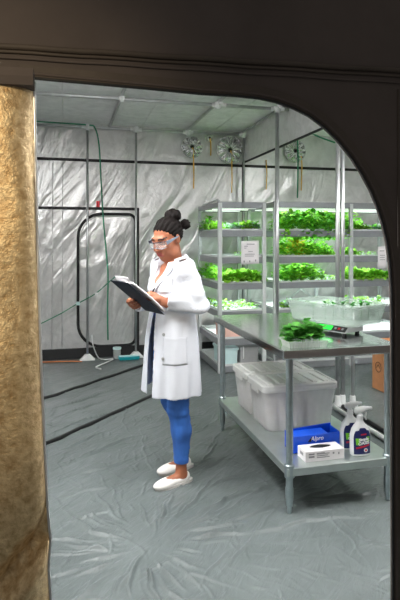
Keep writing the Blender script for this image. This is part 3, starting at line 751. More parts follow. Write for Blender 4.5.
# ---------------- kitchen scale and tub on the table
RA = math.radians(25.8); ex = Vector((math.cos(RA), math.sin(RA), 0)); ey = Vector((-math.sin(RA), math.cos(RA), 0))
sc0 = Vector((1.693, 2.985, ZT))
def L(a, b2, z): return sc0+ex*a+ey*b2+Vector((0, 0, z))
t = thing('bench_scale', 'low white bench scale with a green lit display under the milky tub', 'scale', L(.10, .12, 0))
body = MB(); body.hexa([L(0, 0, .018), L(.20, 0, .018), L(.20, .26, .018), L(0, .26, .018), L(.045, 0.004, .055), L(.20, .004, .055), L(.20, .256, .055), L(.045, .256, .055)])
body.build('body', M['grey_plastic'], t, bevel=.005)
MB().hexa([L(.05, .01, .055), L(.195, .01, .055), L(.195, .25, .055), L(.05, .25, .055), L(.052, .012, .068), L(.193, .012, .068), L(.193, .248, .068), L(.052, .248, .068)]).build('platform', M['white_plastic'], t, bevel=.003)
def face(a0, b0, a1, b1, lift):   # on the sloped left face: a = 0..045 while z = .018...055
    z = lambda a: .018+(.037)*a/.045
    off = lift
    return [L(a0-off, b0, z(a0)+off), L(a0-off, b1, z(a0)+off), L(a1-off, b1, z(a1)+off), L(a1-off, b0, z(a1)+off)]
mb = MB(); mb.add(face(.006, .01, .040, .25, .0012), [(0, 1, 2, 3)]); pn = mb.build('control_panel', M['black_plastic'], t, solid=.001)
mb = MB(); mb.add(face(.010, .115, .037, .235, .0026), [(0, 1, 2, 3)]); mb.build('display', M['lcd'], pn, solid=.001)
for i, mm in enumerate(('grey_plastic', 'red', 'grey_plastic')):
    mb = MB(); mb.add(face(.018, .03+.026*i, .030, .046+.026*i, .0026), [(0, 1, 2, 3)]); mb.build('button', M[mm], pn, solid=.001)
for a, b2 in ((.03, .03), (.17, .03), (.03, .23), (.17, .23)):
    MB().lathe([(0, 0), (.013, 0), (.015, .006), (.015, .02), (0, .02)], L(a, b2, 0), 12).build('foot', M['black_plastic'], t, smooth=True, autos=.6)

tc = Vector((1.735, 3.19, ZT+.0685))
def tubring(fa, fb, z, r=.05, n=7):
    a, b2 = .200*fa, .288*fb; out = []
    for (sx, sy, a0) in ((1, 1, 0), (-1, 1, 90), (-1, -1, 180), (1, -1, 270)):
        for i in range(n):
            q = math.radians(a0+90*i/(n-1)); out.append(tc+ex*(sx*(a-r)+r*math.cos(q))+ey*(sy*(b2-r)+r*math.sin(q))+Vector((0, 0, z)))
    return out
t = thing('milky_tub', 'translucent milky rectangular tub standing on the bench scale', 'tub', tc)
MB().rings([tubring(.80, .86, 0), tubring(.84, .89, .01), tubring(.95, .96, .127), tubring(.945, .955, .127), tubring(.83, .88, .012), tubring(.79, .85, .006)]).build('body', M['tub'], t, smooth=True, autos=.7)
MB().rings([tubring(.955, .963, .112), tubring(1.0, 1.0, .117), tubring(1.0, 1.0, .131), tubring(.955, .963, .134), tubring(.945, .955, .128)], False, False).build('rim', M['tub'], t, smooth=True, autos=.7)

# ---------------- leaves
def leaf(mb, base, az, elev, L_, W, droop=.5, ruffle=.0, n=5, fold=.25, ph=0.0):
    d = Vector((math.cos(az), math.sin(az), 0)); side = Vector((-d.y, d.x, 0)); p = Vector(base); a = elev; rows = []
    for i in range(n+1):
        s_ = i/n; w = W*math.sin(PI*min(1, (.08+.92*s_)**.75))**.8*(1 if s_ < 1 else .15)
        t_ = d*math.cos(a)+Vector((0, 0, math.sin(a))); up = -d*math.sin(a)+Vector((0, 0, math.cos(a)))
        row = []
        for q in (-1, -.5, 0, .5, 1):
            wob = ruffle*W*math.sin(7*s_*PI+q*4+ph)*abs(q)
            row.append(p+side*(q*w)+up*(fold*w*abs(q)+wob))
        rows.append(row); p = p+t_*(L_/n); a -= droop/n
    vs = [x for r in rows for x in r]; fs = [(i*5+j, i*5+j+1, (i+1)*5+j+1, (i+1)*5+j) for i in range(n) for j in range(4)]
    mb.add(vs, fs)
def lettuce_mb(R, n, seed, ruffle=.25, droop=1.0, W=.45, core=True, mi=None):
    r = random.Random(seed); mb = MB()
    for i in range(n):
        f = i/n; el = .45+1.0*f; LL = R*(1.15-.30*f)*r.uniform(.85, 1.15)
        mb.mi = (1 if mi and r.random() < mi else 0)
        leaf(mb, (r.uniform(-.01, .01), r.uniform(-.01, .01), .005), i*2.399+r.uniform(-.3, .3), el+r.uniform(-.1, .15), LL, LL*W, droop*r.uniform(.7, 1.2), ruffle, 6, .2, r.uniform(0, 6))
    return mb
def bushy_mb(H, R, n, seed, lw=.022, hang=0.0, mi=None):
    r = random.Random(seed); mb = MB()
    for i in range(n):
        a = r.uniform(0, 2*PI); rr = R*math.sqrt(r.random()); z = H*r.uniform(.15, 1)*(1-.5*(rr/R)**2)
        if hang and r.random() < hang: rr = R*r.uniform(.8, 1.25); z = -H*r.uniform(0, .4); 
        mb.mi = (1 if mi and r.random() < mi else 0)
        b_ = (rr*math.cos(a), rr*math.sin(a), max(z, .0) if not hang else z); mb.add([(0, 0, .004), (.004, .002, .004), (b_[0]+.002, b_[1], b_[2]), b_], [(0, 1, 2, 3)]); leaf(mb, b_, a+r.uniform(-.8, .8), r.uniform(-.1, .9), lw*2.6*r.uniform(.7, 1.3), lw*r.uniform(.8, 1.2), r.uniform(.4, 1.2), .1, 4, .2, i)
    return mb
def plant_obj(name, mb, mats, label, cat, loc, rz=0, group=None, stem_h=0):
    mb.mi = 0
    if stem_h: mb.tube([(0, 0, 0), (0, 0, stem_h)], .004, 5)
    o = mb.build(name, mats, loc=(0, 0, 0), smooth=True); o.location = loc; o.rotation_euler = (0, 0, rz)
    return tag(o, label, cat, group)

# seedlings peeping over the tub rim: each stands on the tub floor
proto = None; k = 0
WH = ['at the left end', 'second from the left', 'third from the left', 'in the middle', 'third from the right', 'second from the right', 'at the right end']
for i, (px, hgt) in enumerate(((313, .104), (325, .116), (333, .110), (343, .118), (352, .108), (361, .120), (368, .116))):
    k_ = (px-200)/F_PX; Yt = 3.50-.012*(px-340)/10
    u, v = c2w(k_*Yt, Yt)
    r = random.Random(i+50); mb = MB(); mb.tube([(0, 0, 0), (.004, 0, hgt*.6), (0, .003, hgt)], .0022, 5)
    for q in range(5): leaf(mb, (0, 0, hgt*(.8+.05*q)), q*2.2+i, .5, r.uniform(.03, .045), .013, .7, .1, 4)
    o = mb.build('seedling', M['leaf_dark'], loc=(0, 0, 0), smooth=True); o.location = (u, v, tc.z+.0065)
    tag(o, 'small green seedling showing above the tub rim, ' + WH[i], 'seedling', 'seedlings in the milky tub')

# clear tray of basil
tu0, tu1, tv0, tv1 = 1.196, 1.446, 2.722, 2.860
t = thing('clear_tray', 'clear plastic tray of basil at the front corner of the steel table', 'tray', ((tu0+tu1)/2, (tv0+tv1)/2, ZT))
def rect(i_, z, wav=0):
    pts = []; a0, a1, b0, b1 = tu0+i_, tu1-i_, tv0+i_, tv1-i_
    n1, n2 = 28, 16
    for k_ in range(n1): pts.append(Vector((a0+(a1-a0)*k_/n1, b0+wav*(k_ % 2), z)))
    for k_ in range(n2): pts.append(Vector((a1-wav*(k_ % 2), b0+(b1-b0)*k_/n2, z)))
    for k_ in range(n1): pts.append(Vector((a1-(a1-a0)*k_/n1, b1-wav*(k_ % 2), z)))
    for k_ in range(n2): pts.append(Vector((a0+wav*(k_ % 2), b1-(b1-b0)*k_/n2, z)))
    return pts
MB().rings([rect(.014, ZT+.0005, .003), rect(.006, ZT+.034, .003)], True, False).build('tray_body', M['clear'], t)
MB().rings([rect(.006, ZT+.034), rect(-.006, ZT+.036), rect(-.006, ZT+.040), rect(.004, ZT+.040)], False, False).build('rim', M['clear'], t)
pk = 0
cols = ['leftmost', 'second', 'third', 'fourth', 'fifth', 'rightmost']
for row in range(2):
    for i in range(6):
        r = random.Random(100+pk); H = r.uniform(.075, .125)*(1.15 if i in (1, 2, 3) else .9); mb = MB()
        mb.tube([(0, 0, 0), (r.uniform(-.01, .01), 0, H*.5), (0, 0, H)], .0022, 5)
        for q in range(10):
            z = H*(.35+.65*q/9); leaf(mb, (r.uniform(-.008, .008), r.uniform(-.008, .008), z), q*1.9+r.uniform(-.4, .4), r.uniform(.2, 1.0), r.uniform(.046, .066)*(1.05-.35*q/11), .027*(1.05-.25*q/11), .8, .06, 5, .15, q)
        o = mb.build('basil_plant', M['leaf_basil'], loc=(0, 0, 0), smooth=True); o.location = (tu0+.028+.036*i, tv0+.042+.05*row, ZT+.0035); o.rotation_euler = (0, 0, r.uniform(0, 6))
        tag(o, 'green basil plant in the clear tray, %s in the %s row' % (cols[i], ['front', 'back'][row]), 'basil', 'basil plants in the clear tray'); pk += 1
# ================================================================== PERSON  (local frame: faces -y, her left is +x)
def surface_nets(Fd, org, h):
    S = Fd < 0; nx, ny, nz = Fd.shape; cs = (nx-1, ny-1, nz-1); nc = cs[0]*cs[1]*cs[2]
    acc = np.zeros((nc, 3)); cnt = np.zeros(nc); quads = []
    eye = np.eye(3)
    edges = []
    for ax in range(3):
        sl0 = [slice(None)]*3; sl1 = [slice(None)]*3; sl0[ax] = slice(0, -1); sl1[ax] = slice(1, None)
        A = Fd[tuple(sl0)]; B = Fd[tuple(sl1)]
        idx = np.argwhere(S[tuple(sl0)] != S[tuple(sl1)])
        a = A[tuple(idx.T)]; b2 = B[tuple(idx.T)]; t = a/(a-b2)
        pos = idx+t[:, None]*eye[ax]
        o1, o2 = [k for k in range(3) if k != ax]
        cells = []
        for d1, d2 in ((0, 0), (-1, 0), (-1, -1), (0, -1)):
            c = idx.copy(); c[:, o1] += d1; c[:, o2] += d2
            ok = (c[:, 0] >= 0) & (c[:, 1] >= 0) & (c[:, 2] >= 0) & (c[:, 0] < cs[0]) & (c[:, 1] < cs[1]) & (c[:, 2] < cs[2])
            fl = (c[:, 0]*cs[1]+c[:, 1])*cs[2]+c[:, 2]
            np.add.at(acc, fl[ok], pos[ok]); np.add.at(cnt, fl[ok], 1)
            cells.append(np.where(ok, fl, -1))
        q = np.stack(cells, 1); good = (q >= 0).all(1)
        flip = (a < 0)
        if ax == 1: flip = ~flip
        q = np.where(flip[:, None], q, q[:, ::-1]); quads.append(q[good])
    used = np.nonzero(cnt)[0]; mp = -np.ones(nc, int); mp[used] = np.arange(len(used))
    V = acc[used]/cnt[used][:, None]*h+np.array(org)
    return V, mp[np.concatenate(quads)]
class Vol:
    def __init__(s, lo, hi, h):
        s.lo = np.array(lo, float); s.h = h
        n = [int(math.ceil((hi[k]-lo[k])/h))+1 for k in range(3)]
        s.ax = [s.lo[k]+h*np.arange(n[k]) for k in range(3)]
        s.F = np.ones(n, np.float32)
    def sub(s, lo, hi):
        sl = []
        for k in range(3):
            i0 = max(0, np.searchsorted(s.ax[k], lo[k])); i1 = min(len(s.ax[k]), np.searchsorted(s.ax[k], hi[k])); sl.append(slice(i0, max(i1, i0)))
        X, Y, Z = np.meshgrid(s.ax[0][sl[0]], s.ax[1][sl[1]], s.ax[2][sl[2]], indexing='ij')
        return tuple(sl), X, Y, Z
    def op(s, fn, lo, hi, k=.02, mode='add'):
        pad = k+.03
        sl, X, Y, Z = s.sub([a-pad for a in lo], [a+pad for a in hi])
        if X.size == 0: return
        d = fn(X, Y, Z); A = s.F[sl]
        if mode == 'add':
            hh = np.maximum(k-np.abs(A-d), 0)/max(k, 1e-6); s.F[sl] = np.minimum(A, d)-hh*hh*k/4
        else:
            d = -d; hh = np.maximum(k-np.abs(A-d), 0)/max(k, 1e-6); s.F[sl] = np.maximum(A, d)+hh*hh*k/4
    def cone(s, p, q, r0, r1, k=.02, mode='add', flat=None):
        p = np.array(p, float); q = np.array(q, float); d = q-p; L2 = (d*d).sum()
        def fn(X, Y, Z):
            t = np.clip(((X-p[0])*d[0]+(Y-p[1])*d[1]+(Z-p[2])*d[2])/L2, 0, 1)
            return np.sqrt((X-p[0]-t*d[0])**2+(Y-p[1]-t*d[1])**2+(Z-p[2]-t*d[2])**2)-(r0+(r1-r0)*t)
        R = max(r0, r1); s.op(fn, np.minimum(p, q)-R, np.maximum(p, q)+R, k, mode)
    def chain(s, pts, rs, k=.006, k0=None):
        for i in range(len(pts)-1): s.cone(pts[i], pts[i+1], rs[i], rs[i+1], k if i or k0 is None else k0)
    def ell(s, c, r, k=.02, mode='add', R=None):
        c = np.array(c, float); r = np.array(r, float)
        def fn(X, Y, Z):
            P = np.stack([X-c[0], Y-c[1], Z-c[2]], -1)
            if R is not None: P = P @ R            # columns of R are the local axes
            q = P/r; l = np.sqrt((q*q).sum(-1)); g = np.sqrt(((q/r)**2).sum(-1))
            return l*(l-1)/np.maximum(g, 1e-6)
        m = r.max(); s.op(fn, c-m, c+m, k, mode)
    def mesh(s): return surface_nets(s.F, s.lo, s.h)
def stack(levels):
    """elliptical column from (z, cx, cy, a, b) levels"""
    lv = np.array(levels, float)
    def fn(X, Y, Z):
        zz = np.clip(Z, lv[0, 0], lv[-1, 0]); g = [np.interp(zz, lv[:, 0], lv[:, k]) for k in range(1, 5)]
        d = (np.sqrt(((X-g[0])/g[2])**2+((Y-g[1])/g[3])**2)-1)*np.minimum(g[2], g[3])
        return np.maximum(d, np.abs(Z-(lv[0, 0]+lv[-1, 0])/2)-(lv[-1, 0]-lv[0, 0])/2)
    m = lv[:, 3:5].max()+abs(lv[:, 1:3]).max()
    return fn, (-m, -m, lv[0, 0]), (m, m, lv[-1, 0])

HS = 1.07; HC = np.array((0, -.038, 1.526)); PT = math.radians(20); HY = math.radians(16)
Rx = np.array([[1, 0, 0], [0, math.cos(PT), -math.sin(PT)], [0, math.sin(PT), math.cos(PT)]])
Rz = np.array([[math.cos(HY), -math.sin(HY), 0], [math.sin(HY), math.cos(HY), 0], [0, 0, 1]])
RH = Rz @ Rx
def hd(x, y, z): return HC+RH @ np.array((x, y, z), float)*HS

SHL, ELL, WRL = (.150, .0, 1.345), (.222, .055, 1.125), (.136, -.150, 1.150)
SHR, ELR, WRR = (-.150, .0, 1.345), (-.240, .060, 1.115), (-.178, -.175, 1.098)
# clipboard frame
BO = np.array((.034, -.146, 1.074)); BL = np.array((0, -.262, .215)); BL = BL/np.linalg.norm(BL); BN = np.array((0, -BL[2], BL[1])); BN = -BN if BN[2] < 0 else BN
BN = np.array((0, BL[2], -BL[1])) if BN[1] < 0 else BN
def bp(x, s_, n): return BO+np.array((x, 0, 0))+BL*s_+BN*n
BW, BLEN = .115, .32

# --- body
vb = Vol((-.33, -.36, -.002), (.33, .24, 1.70), .005)
fn, lo, hi = stack([(.78, 0, .0, .125, .09), (.95, 0, .005, .12, .085), (1.08, 0, .0, .105, .075), (1.22, 0, -.01, .13, .088), (1.30, 0, .0, .130, .072), (1.355, 0, .0, .09, .052)]); vb.op(fn, lo, hi, .03)
vb.cone((-.135, 0, 1.328), (.135, 0, 1.328), .040, .040, .04)
vb.ell((.06, -.075, 1.235), (.05, .045, .055), .03); vb.ell((-.06, -.075, 1.235), (.05, .045, .055), .03)
vb.cone((0, .015, 1.36), hd(0, .02, -.06), .056, .052, .03)
for s_, Sh, El, Wr in ((1, SHL, ELL, WRL), (-1, SHR, ELR, WRR)):
    vb.cone(Sh, El, .044, .034, .03); vb.cone(El, Wr, .035, .022, .012)
LEGP = {1: ((.085, .0, .84), (.084, -.012, .47), (.086, .012, .33), (.085, .012, .085)), -1: ((-.085, .02, .84), (-.084, .045, .47), (-.085, .115, .33), (-.085, .135, .085))}
for s_ in (1, -1):
    a, b2, c, d = LEGP[s_]; vb.cone(a, b2, .080, .052, .03); vb.cone(b2, c, .050, .048, .02); vb.cone(c, d, .046, .033, .02)
    vb.cone(d, (d[0], d[1]+.005, .055), .034, .034, .01); vb.cone((d[0], d[1]+.01, .045), (d[0]-s_*.0, d[1]-.13, .030), .030, .024, .02)
# head
E = lambda c, r, k=.02, mode='add': vb.ell(hd(*c), np.array(r)*HS, k, mode, RH)
E((0, .015, .032), (.071, .090, .088)); E((0, -.028, -.030), (.058, .062, .086), .03)
E((0, -.060, -.092), (.024, .024, .022), .03); E((.036, -.058, -.034), (.026, .028, .026), .03); E((-.036, -.058, -.034), (.026, .028, .026), .03)
E((.048, -.02, -.075), (.018, .03, .022), .03); E((-.048, -.02, -.075), (.018, .03, .022), .03)
vb.cone(hd(-.036, -.079, .026), hd(.036, -.079, .026), .012, .012, .02)
E((.031, -.096, .006), (.019, .016, .013), .014, 'sub'); E((-.031, -.096, .006), (.019, .016, .013), .014, 'sub')
E((.031, -.073, .004), (.0165, .0165, .0145), .004); E((-.031, -.073, .004), (.0165, .0165, .0145), .004)
vb.cone(hd(0, -.088, .008), hd(0, -.108, -.028), .009, .0125, .012); E((.012, -.098, -.032), (.010, .010, .008), .01); E((-.012, -.098, -.032), (.010, .010, .008), .01)
vb.cone(hd(-.017, -.090, -.058), hd(.017, -.090, -.058), .0075, .0075, .006); vb.cone(hd(-.014, -.089, -.069), hd(.014, -.089, -.069), .0085, .0085, .006)
E((.072, .012, -.002), (.010, .019, .030), .012); E((-.072, .012, -.002), (.010, .019, .030), .012)
# left hand: writing, resting over the paper
wl = np.array(WRL); kn = np.array((.092, -.204, 1.200)); dirp = (kn-wl)/np.linalg.norm(kn-wl)
across = np.cross(dirp, np.array((0, 0, 1.0))); across /= np.linalg.norm(across)      # points to her ... side
if across[1] > 0: across = -across
upn = np.cross(across, dirp); upn = upn if upn[2] > 0 else -upn
Rp = np.stack([dirp, across, upn], 1)
vb.cone(wl-dirp*.03, wl+dirp*.02, .022, .023, .02); vb.ell((wl+kn)/2+dirp*.012, (.048, .036, .019), .015, 'add', Rp)
PENTIP = bp(.0, .088, .012)
for i, (off, l1, l2, l3) in enumerate(((.027, .036, .024, .02), (.009, .040, .026, .021), (-.009, .037, .024, .020), (-.026, .030, .019, .017))):
    k0 = kn+across*off*.95+dirp*(-.006*abs(i-1)); m1 = k0+dirp*l1*.62-upn*l1*.55+across*.002*i; m2 = m1-upn*l2*.62-dirp*l2*.62; tip = m2-dirp*l3*.92+upn*l3*.1
    vb.chain([k0-dirp*.02, k0, m1, m2, tip], [.010, .0098, .0085, .0078, .0068], .006, .012)
th0 = wl+dirp*.03+across*.026; th1 = th0+dirp*.028+across*.016-upn*.018; th2 = th1+dirp*.028-upn*.022-across*.004
vb.chain([wl+dirp*.015, th0, th1, th2], [.014, .0125, .0105, .0085], .01)
# right hand: palm outside the board's far edge, fingers under it, thumb on top
ed = lambda s_, x, n: bp(-BW-.004+x, s_, n)
wr = np.array(WRR); pc = ed(.095, -.030, -.012)
dp = (pc-wr)/np.linalg.norm(pc-wr); Rr = np.stack([BL, np.array((1.0, 0, 0)), BN], 1)
vb.cone(wr, wr+dp*.04, .022, .024, .02); vb.ell(pc-BL*.008, (.044, .017, .030), .015, 'add', Rr); vb.cone(wr+dp*.02, pc, .022, .020, .02)
for i, (s_, ln) in enumerate(((.130, .9), (.109, 1.0), (.088, .95), (.068, .78))):
    vb.chain([ed(s_-.004, -.030, -.020), ed(s_, -.014, -.030), ed(s_+.003, .016*ln, -.0275), ed(s_+.004, .040*ln, -.0165), ed(s_+.004, .058*ln, -.0125)], [.0105, .0100, .0090, .0082, .0070], .005, .012)
vb.chain([pc-BL*.02+BN*.012, ed(.100, -.022, .018), ed(.118, -.002, .026), ed(.136, .022, .0215)], [.014, .0125, .0105, .0085], .008)
V, Fq = vb.mesh()
t = thing('person', 'woman in a white lab coat and blue jeans writing on a dark clipboard', 'person', (0, 0, 0))
body = mesh_np('body', V, Fq, [M['skin'], M['lip'], M['brow']], t)
Lc = ((V-HC) @ RH)/HS                                           # head coordinates
fc = Lc[Fq].mean(1)
mi = np.zeros(len(Fq), int)
mi[(np.abs(fc[:, 0]) < .022) & (fc[:, 1] < -.080) & (fc[:, 2] < -.051) & (fc[:, 2] > -.077)] = 1
br = .030-.0035*((np.abs(fc[:, 0])-.034)/.02)**2
mi[(np.abs(fc[:, 0]) > .013) & (np.abs(fc[:, 0]) < .052) & (fc[:, 1] < -.05) & (np.abs(fc[:, 2]-br) < .0045)] = 2
mi[(np.abs(np.abs(fc[:, 0])-.031) < .016) & (fc[:, 1] < -.07) & (np.abs(fc[:, 2]+.004) < .0022)] = 2       # lashes of lowered lids
body.data.polygons.foreach_set('material_index', mi.tolist())

# --- hair: cap and two buns
vh = Vol((-.12, -.20, 1.42), (.12, .16, 1.76), .005)
vh.ell(hd(0, .022, .036), np.array((.079, .097, .094))*HS, .01, 'add', RH)
vh.op(lambda X, Y, Z: (lambda P: np.minimum(-( P[..., 1]*.80+P[..., 2]*.60-.004+.10*np.abs(P[..., 0])), np.inf))(np.stack([X-HC[0], Y-HC[1], Z-HC[2]], -1) @ RH), (-.2, -.3, 1.3), (.2, .2, 1.8), .012, 'sub') if False else None
def facecut(X, Y, Z):
    P = np.stack([X-HC[0], Y-HC[1], Z-HC[2]], -1) @ RH/HS
    x, y, z = np.abs(P[..., 0]), P[..., 1], P[..., 2]
    d1 = (y*.78+z*.62)+.006-.14*x                         # below/in front of the hairline
    d2 = np.maximum(y-.012, z+.004)                       # leaves the ear and cheek free
    return np.minimum(np.maximum(d1, y-.06), np.maximum(d2, -.2))
vh.op(facecut, (-.2, -.3, 1.3), (.2, .2, 1.8), .008, 'sub')
vh.op(lambda X, Y, Z: Z-1.475, (-.2, -.3, 1.3), (.2, .2, 1.8), .01, 'sub')
vh.ell((.0, .004, 1.676), (.052, .054, .044), .006); vh.ell((.014, .088, 1.622), (.034, .034, .034), .006)
X, Y, Z = np.meshgrid(*vh.ax, indexing='ij'); P_ = np.stack([X-HC[0], Y-HC[1], Z-HC[2]], -1) @ RH
A_ = np.arctan2(P_[..., 0], P_[..., 2]-.0)
vh.F += (.0028*np.sin(26*A_+30*P_[..., 1])+.0022*np.sin(170*X+60*Z)*np.sin(150*Y-90*Z)).astype(np.float32)
V, Fq = vh.mesh(); mesh_np('hair', V, Fq, M['hair'], t)

# --- white coat
vc = Vol((-.36, -.34, .50), (.36, .34, 1.46), .0055)
fn, lo, hi = stack([(.50, 0, .0, .200, .192), (.70, 0, -.002, .192, .180), (.90, 0, -.002, .182, .162), (1.06, 0, .0, .165, .136), (1.22, 0, -.012, .172, .136), (1.31, 0, .0, .165, .104), (1.365, 0, .004, .130, .086), (1.41, 0, .014, .090, .074), (1.45, 0, .020, .078, .066)])
vc.op(fn, lo, hi, .02)
for Sh, El, Wr, e in ((SHL, ELL, WRL, .8), (SHR, ELR, WRR, .8)):
    Sh, El, Wr = map(np.array, (Sh, El, Wr)); dW = (Wr-El)/np.linalg.norm(Wr-El)
    vc.cone(Sh, El, .068, .057, .04); vc.cone(El, Wr-dW*.012, .058, .041, .012)
# soft folds
X, Y, Z = np.meshgrid(*vc.ax, indexing='ij')
ang = np.arctan2(Y, X); low = np.clip((1.15-Z)/.5, 0, 1)
W_ = .009*low*np.sin(7*ang+2.2*Z)+.0055*low*np.sin(13*ang-3*Z+1)
W_ += .0065*np.sin(55*(Z+.6*X-.4*Y))*np.exp(-((Z-1.13)/.10)**2)*np.clip((np.abs(X)-.10)/.06, 0, 1)
W_ += .0055*np.sin(42*(Z-.9*X+.5*Y)+1)*np.exp(-((Z-1.28)/.09)**2)
vc.F += W_.astype(np.float32)
outer = vc.F.copy(); torso_ = fn(X, Y, Z)
F2 = np.maximum(outer, -(outer+.009))
# openings: hem, cuffs, neck, V-neck and front slit
F2 = np.maximum(F2, .555+.022*np.clip(-X/.15, 0, 1)-Z)
for El, Wr in ((ELL, WRL), (ELR, WRR)):
    El, Wr = np.array(El), np.array(Wr); dW = (Wr-El)/np.linalg.norm(Wr-El)
    dd = (X-Wr[0])*dW[0]+(Y-Wr[1])*dW[1]+(Z-Wr[2])*dW[2]+.022
    near = np.sqrt((X-Wr[0])**2+(Y-Wr[1])**2+(Z-Wr[2])**2)-.10
    rad = np.sqrt(np.maximum((X-Wr[0])**2+(Y-Wr[1])**2+(Z-Wr[2])**2-(dd-.022)**2, 0))-.065
    F2 = np.maximum(F2, -np.maximum(np.maximum(np.maximum(-dd, near), rad), .007-torso_))
F2 = np.maximum(F2, Z-1.405-.025*np.clip(Y/.06, -1, 1))
w_ = np.interp(Z, [.5, .80, 1.10, 1.20, 1.30, 1.43], [.045, .042, .016, .022, .045, .080]); c_ = np.interp(Z, [.5, .9, 1.1, 1.4], [.012, .008, .0, .0])
F2 = np.maximum(F2, -np.maximum(np.abs(X-c_)-w_, Y+.02))
V, Fq = surface_nets(F2, vc.lo, vc.h)
coat = mesh_np('lab_coat', V, Fq, M['coat'], t)
bvh = BVHTree.FromPolygons([tuple(p) for p in V], [tuple(q) for q in Fq])
def on_coat(p, d, off=.003):
    hit = bvh.ray_cast(Vector(p), Vector(d).normalized())
    return (hit[0]+hit[1]*off if hit[0] is not None and hit[1].dot(Vector(d)) < 0 else (hit[0]-hit[1]*off if hit[0] is not None else None))
def coat_patch(name, cx, cz, w, h, az, mat=None, th=.004, skew=0.0, off=.002, parent=None, n=8):
    """cloth piece laid on the coat; az is the direction it is laid from"""
    d = Vector((-math.cos(az), -math.sin(az), 0)); side = Vector((-math.sin(az), math.cos(az), 0)); vs = []
    for i in range(n+1):
        for j in range(n+1):
            p = Vector((0, 0, cz+h*(j/n-.5)))+side*(cx+w*(i/n-.5)+skew*(j/n-.5))-d*.6
            q = on_coat(p, d, off)
            vs.append(q if q is not None else (vs[-1] if vs else p))
    mb = MB(); w1 = n+1
    mb.add(vs, [(i*w1+j, (i+1)*w1+j, (i+1)*w1+j+1, i*w1+j+1) for i in range(n) for j in range(n)])
    return mb.build(name, mat or M['coat'], parent or coat, smooth=True, solid=th)
AZ = math.radians(-30)                                    # from her front left
coat_patch('pocket', .01, .845, .150, .165, AZ, th=.0025, off=.0008, n=12); coat_patch('pocket_hem', .01, .920, .151, .014, AZ, th=.0025, off=.0015, n=12)
coat_patch('chest_pocket', .055, 1.245, .085, .10, math.radians(-70))
AF = math.radians(-90)
for z in (.945, .80):
    q = on_coat((.100+.5, -.8, z), (-.5, .68, 0), .003)
    if q is not None: MB().lathe([(0, 0), (.0095, 0), (.0095, .004), (0, .0045)], q, 14, (.5, -.68, 0)).build('button', M['grey_plastic'], coat, smooth=True, autos=.6)
# lapels and collar: cloth strips folded along the V
def lapel(s_):
    mb = MB(); rows = []
    for i in range(11):
        f = i/10; z = 1.185+.235*f; w = np.interp(z, [1.10, 1.20, 1.30, 1.43], [.016, .022, .045, .080]); 
        wid = .014+.052*math.sin(PI*min(1, f*.62+.06)) if f < .72 else .034
        row = []
        for j in range(6):
            x = s_*(w-.003+wid*j/5)
            q = on_coat((x, -.8, z+.02*(j/5)*(1-f)), (0, 1, 0), .0065+.005*math.sin(PI*j/5)) if f < .9 else on_coat((x, -.8, z-.004), (0, 1, 0), .0075)
            row.append(q if q is not None else (row[-1] if row else Vector((x, -.08, z))))
        rows.append(row)
    vs = [p for r in rows for p in r]
    mb.add(vs, [(i*6+j, i*6+j+1, (i+1)*6+j+1, (i+1)*6+j) for i in range(10) for j in range(5)])
    mb.build('lapel', M['coat'], coat, smooth=True, solid=.005)
lapel(1); lapel(-1)
mb = MB(); rs = []
for i in range(25):
    a = math.radians(-40+260*i/24); c, s_ = math.cos(a), math.sin(a); tail = abs(i-12)/12
    dz = -.020-.030*tail**2; rs.append([Vector((.072*c, .020+.062*s_, 1.432+dz)), Vector((.082*c, .020+.072*s_, 1.450+dz)), Vector((.098*c, .020+.086*s_, 1.432+dz)), Vector((.112*c, .018+.095*s_, 1.398+dz)), Vector((.104*c, .018+.088*s_, 1.398+dz)), Vector((.086*c, .020+.074*s_, 1.425+dz))])
mb.rings(rs); mb.build('collar', M['coat'], coat, smooth=True)

# --- blue top and jeans
vt = Vol((-.22, -.2, .72), (.22, .2, 1.26), .007)
fn, lo, hi = stack([(.74, 0, .0, .150, .118), (.95, 0, .005, .140, .112), (1.08, 0, .0, .128, .100), (1.19, 0, -.018, .148, .106), (1.25, 0, -.01, .145, .100)]); vt.op(fn, lo, hi, .02)
X, Y, Z = np.meshgrid(*vt.ax, indexing='ij'); vt.F = np.maximum(vt.F, Z-(1.15+.9*np.maximum(np.abs(X)-.04, 0)))
V, Fq = vt.mesh(); mesh_np('blue_top', V, Fq, M['blue_top'], t)
vj = Vol((-.22, -.2, .09), (.22, .26, .95), .006)
fn, lo, hi = stack([(.76, 0, .005, .160, .122), (.92, 0, .005, .135, .108)]); vj.op(fn, lo, hi, .03)
for s_ in (1, -1):
    a, b2, c, d = LEGP[s_]; vj.cone(a, b2, .094, .066, .02); vj.cone(b2, c, .064, .060, .02); vj.cone(c, (d[0], d[1], .10), .059, .043, .03)
X, Y, Z = np.meshgrid(*vj.ax, indexing='ij')
vj.F += (.0022*np.sin(120*Z+9*X)*np.exp(-((Z-.47)/.07)**2)+.002*np.sin(150*Z+14*Y)*np.exp(-((Z-.15)/.05)**2)).astype(np.float32)
vj.F = np.maximum(vj.F, .136-Z)
V, Fq = vj.mesh(); jn = mesh_np('jeans', V, Fq, M['denim'], t)
for s_ in (1, -1):
    a, b2, c, d = LEGP[s_]
    MB().lathe([(.0445, .132), (.0465, .135), (.0465, .148), (.0445, .151)], (d[0], d[1]+.001, 0), 24).build('leg_hem', M['denim'], jn, smooth=True)

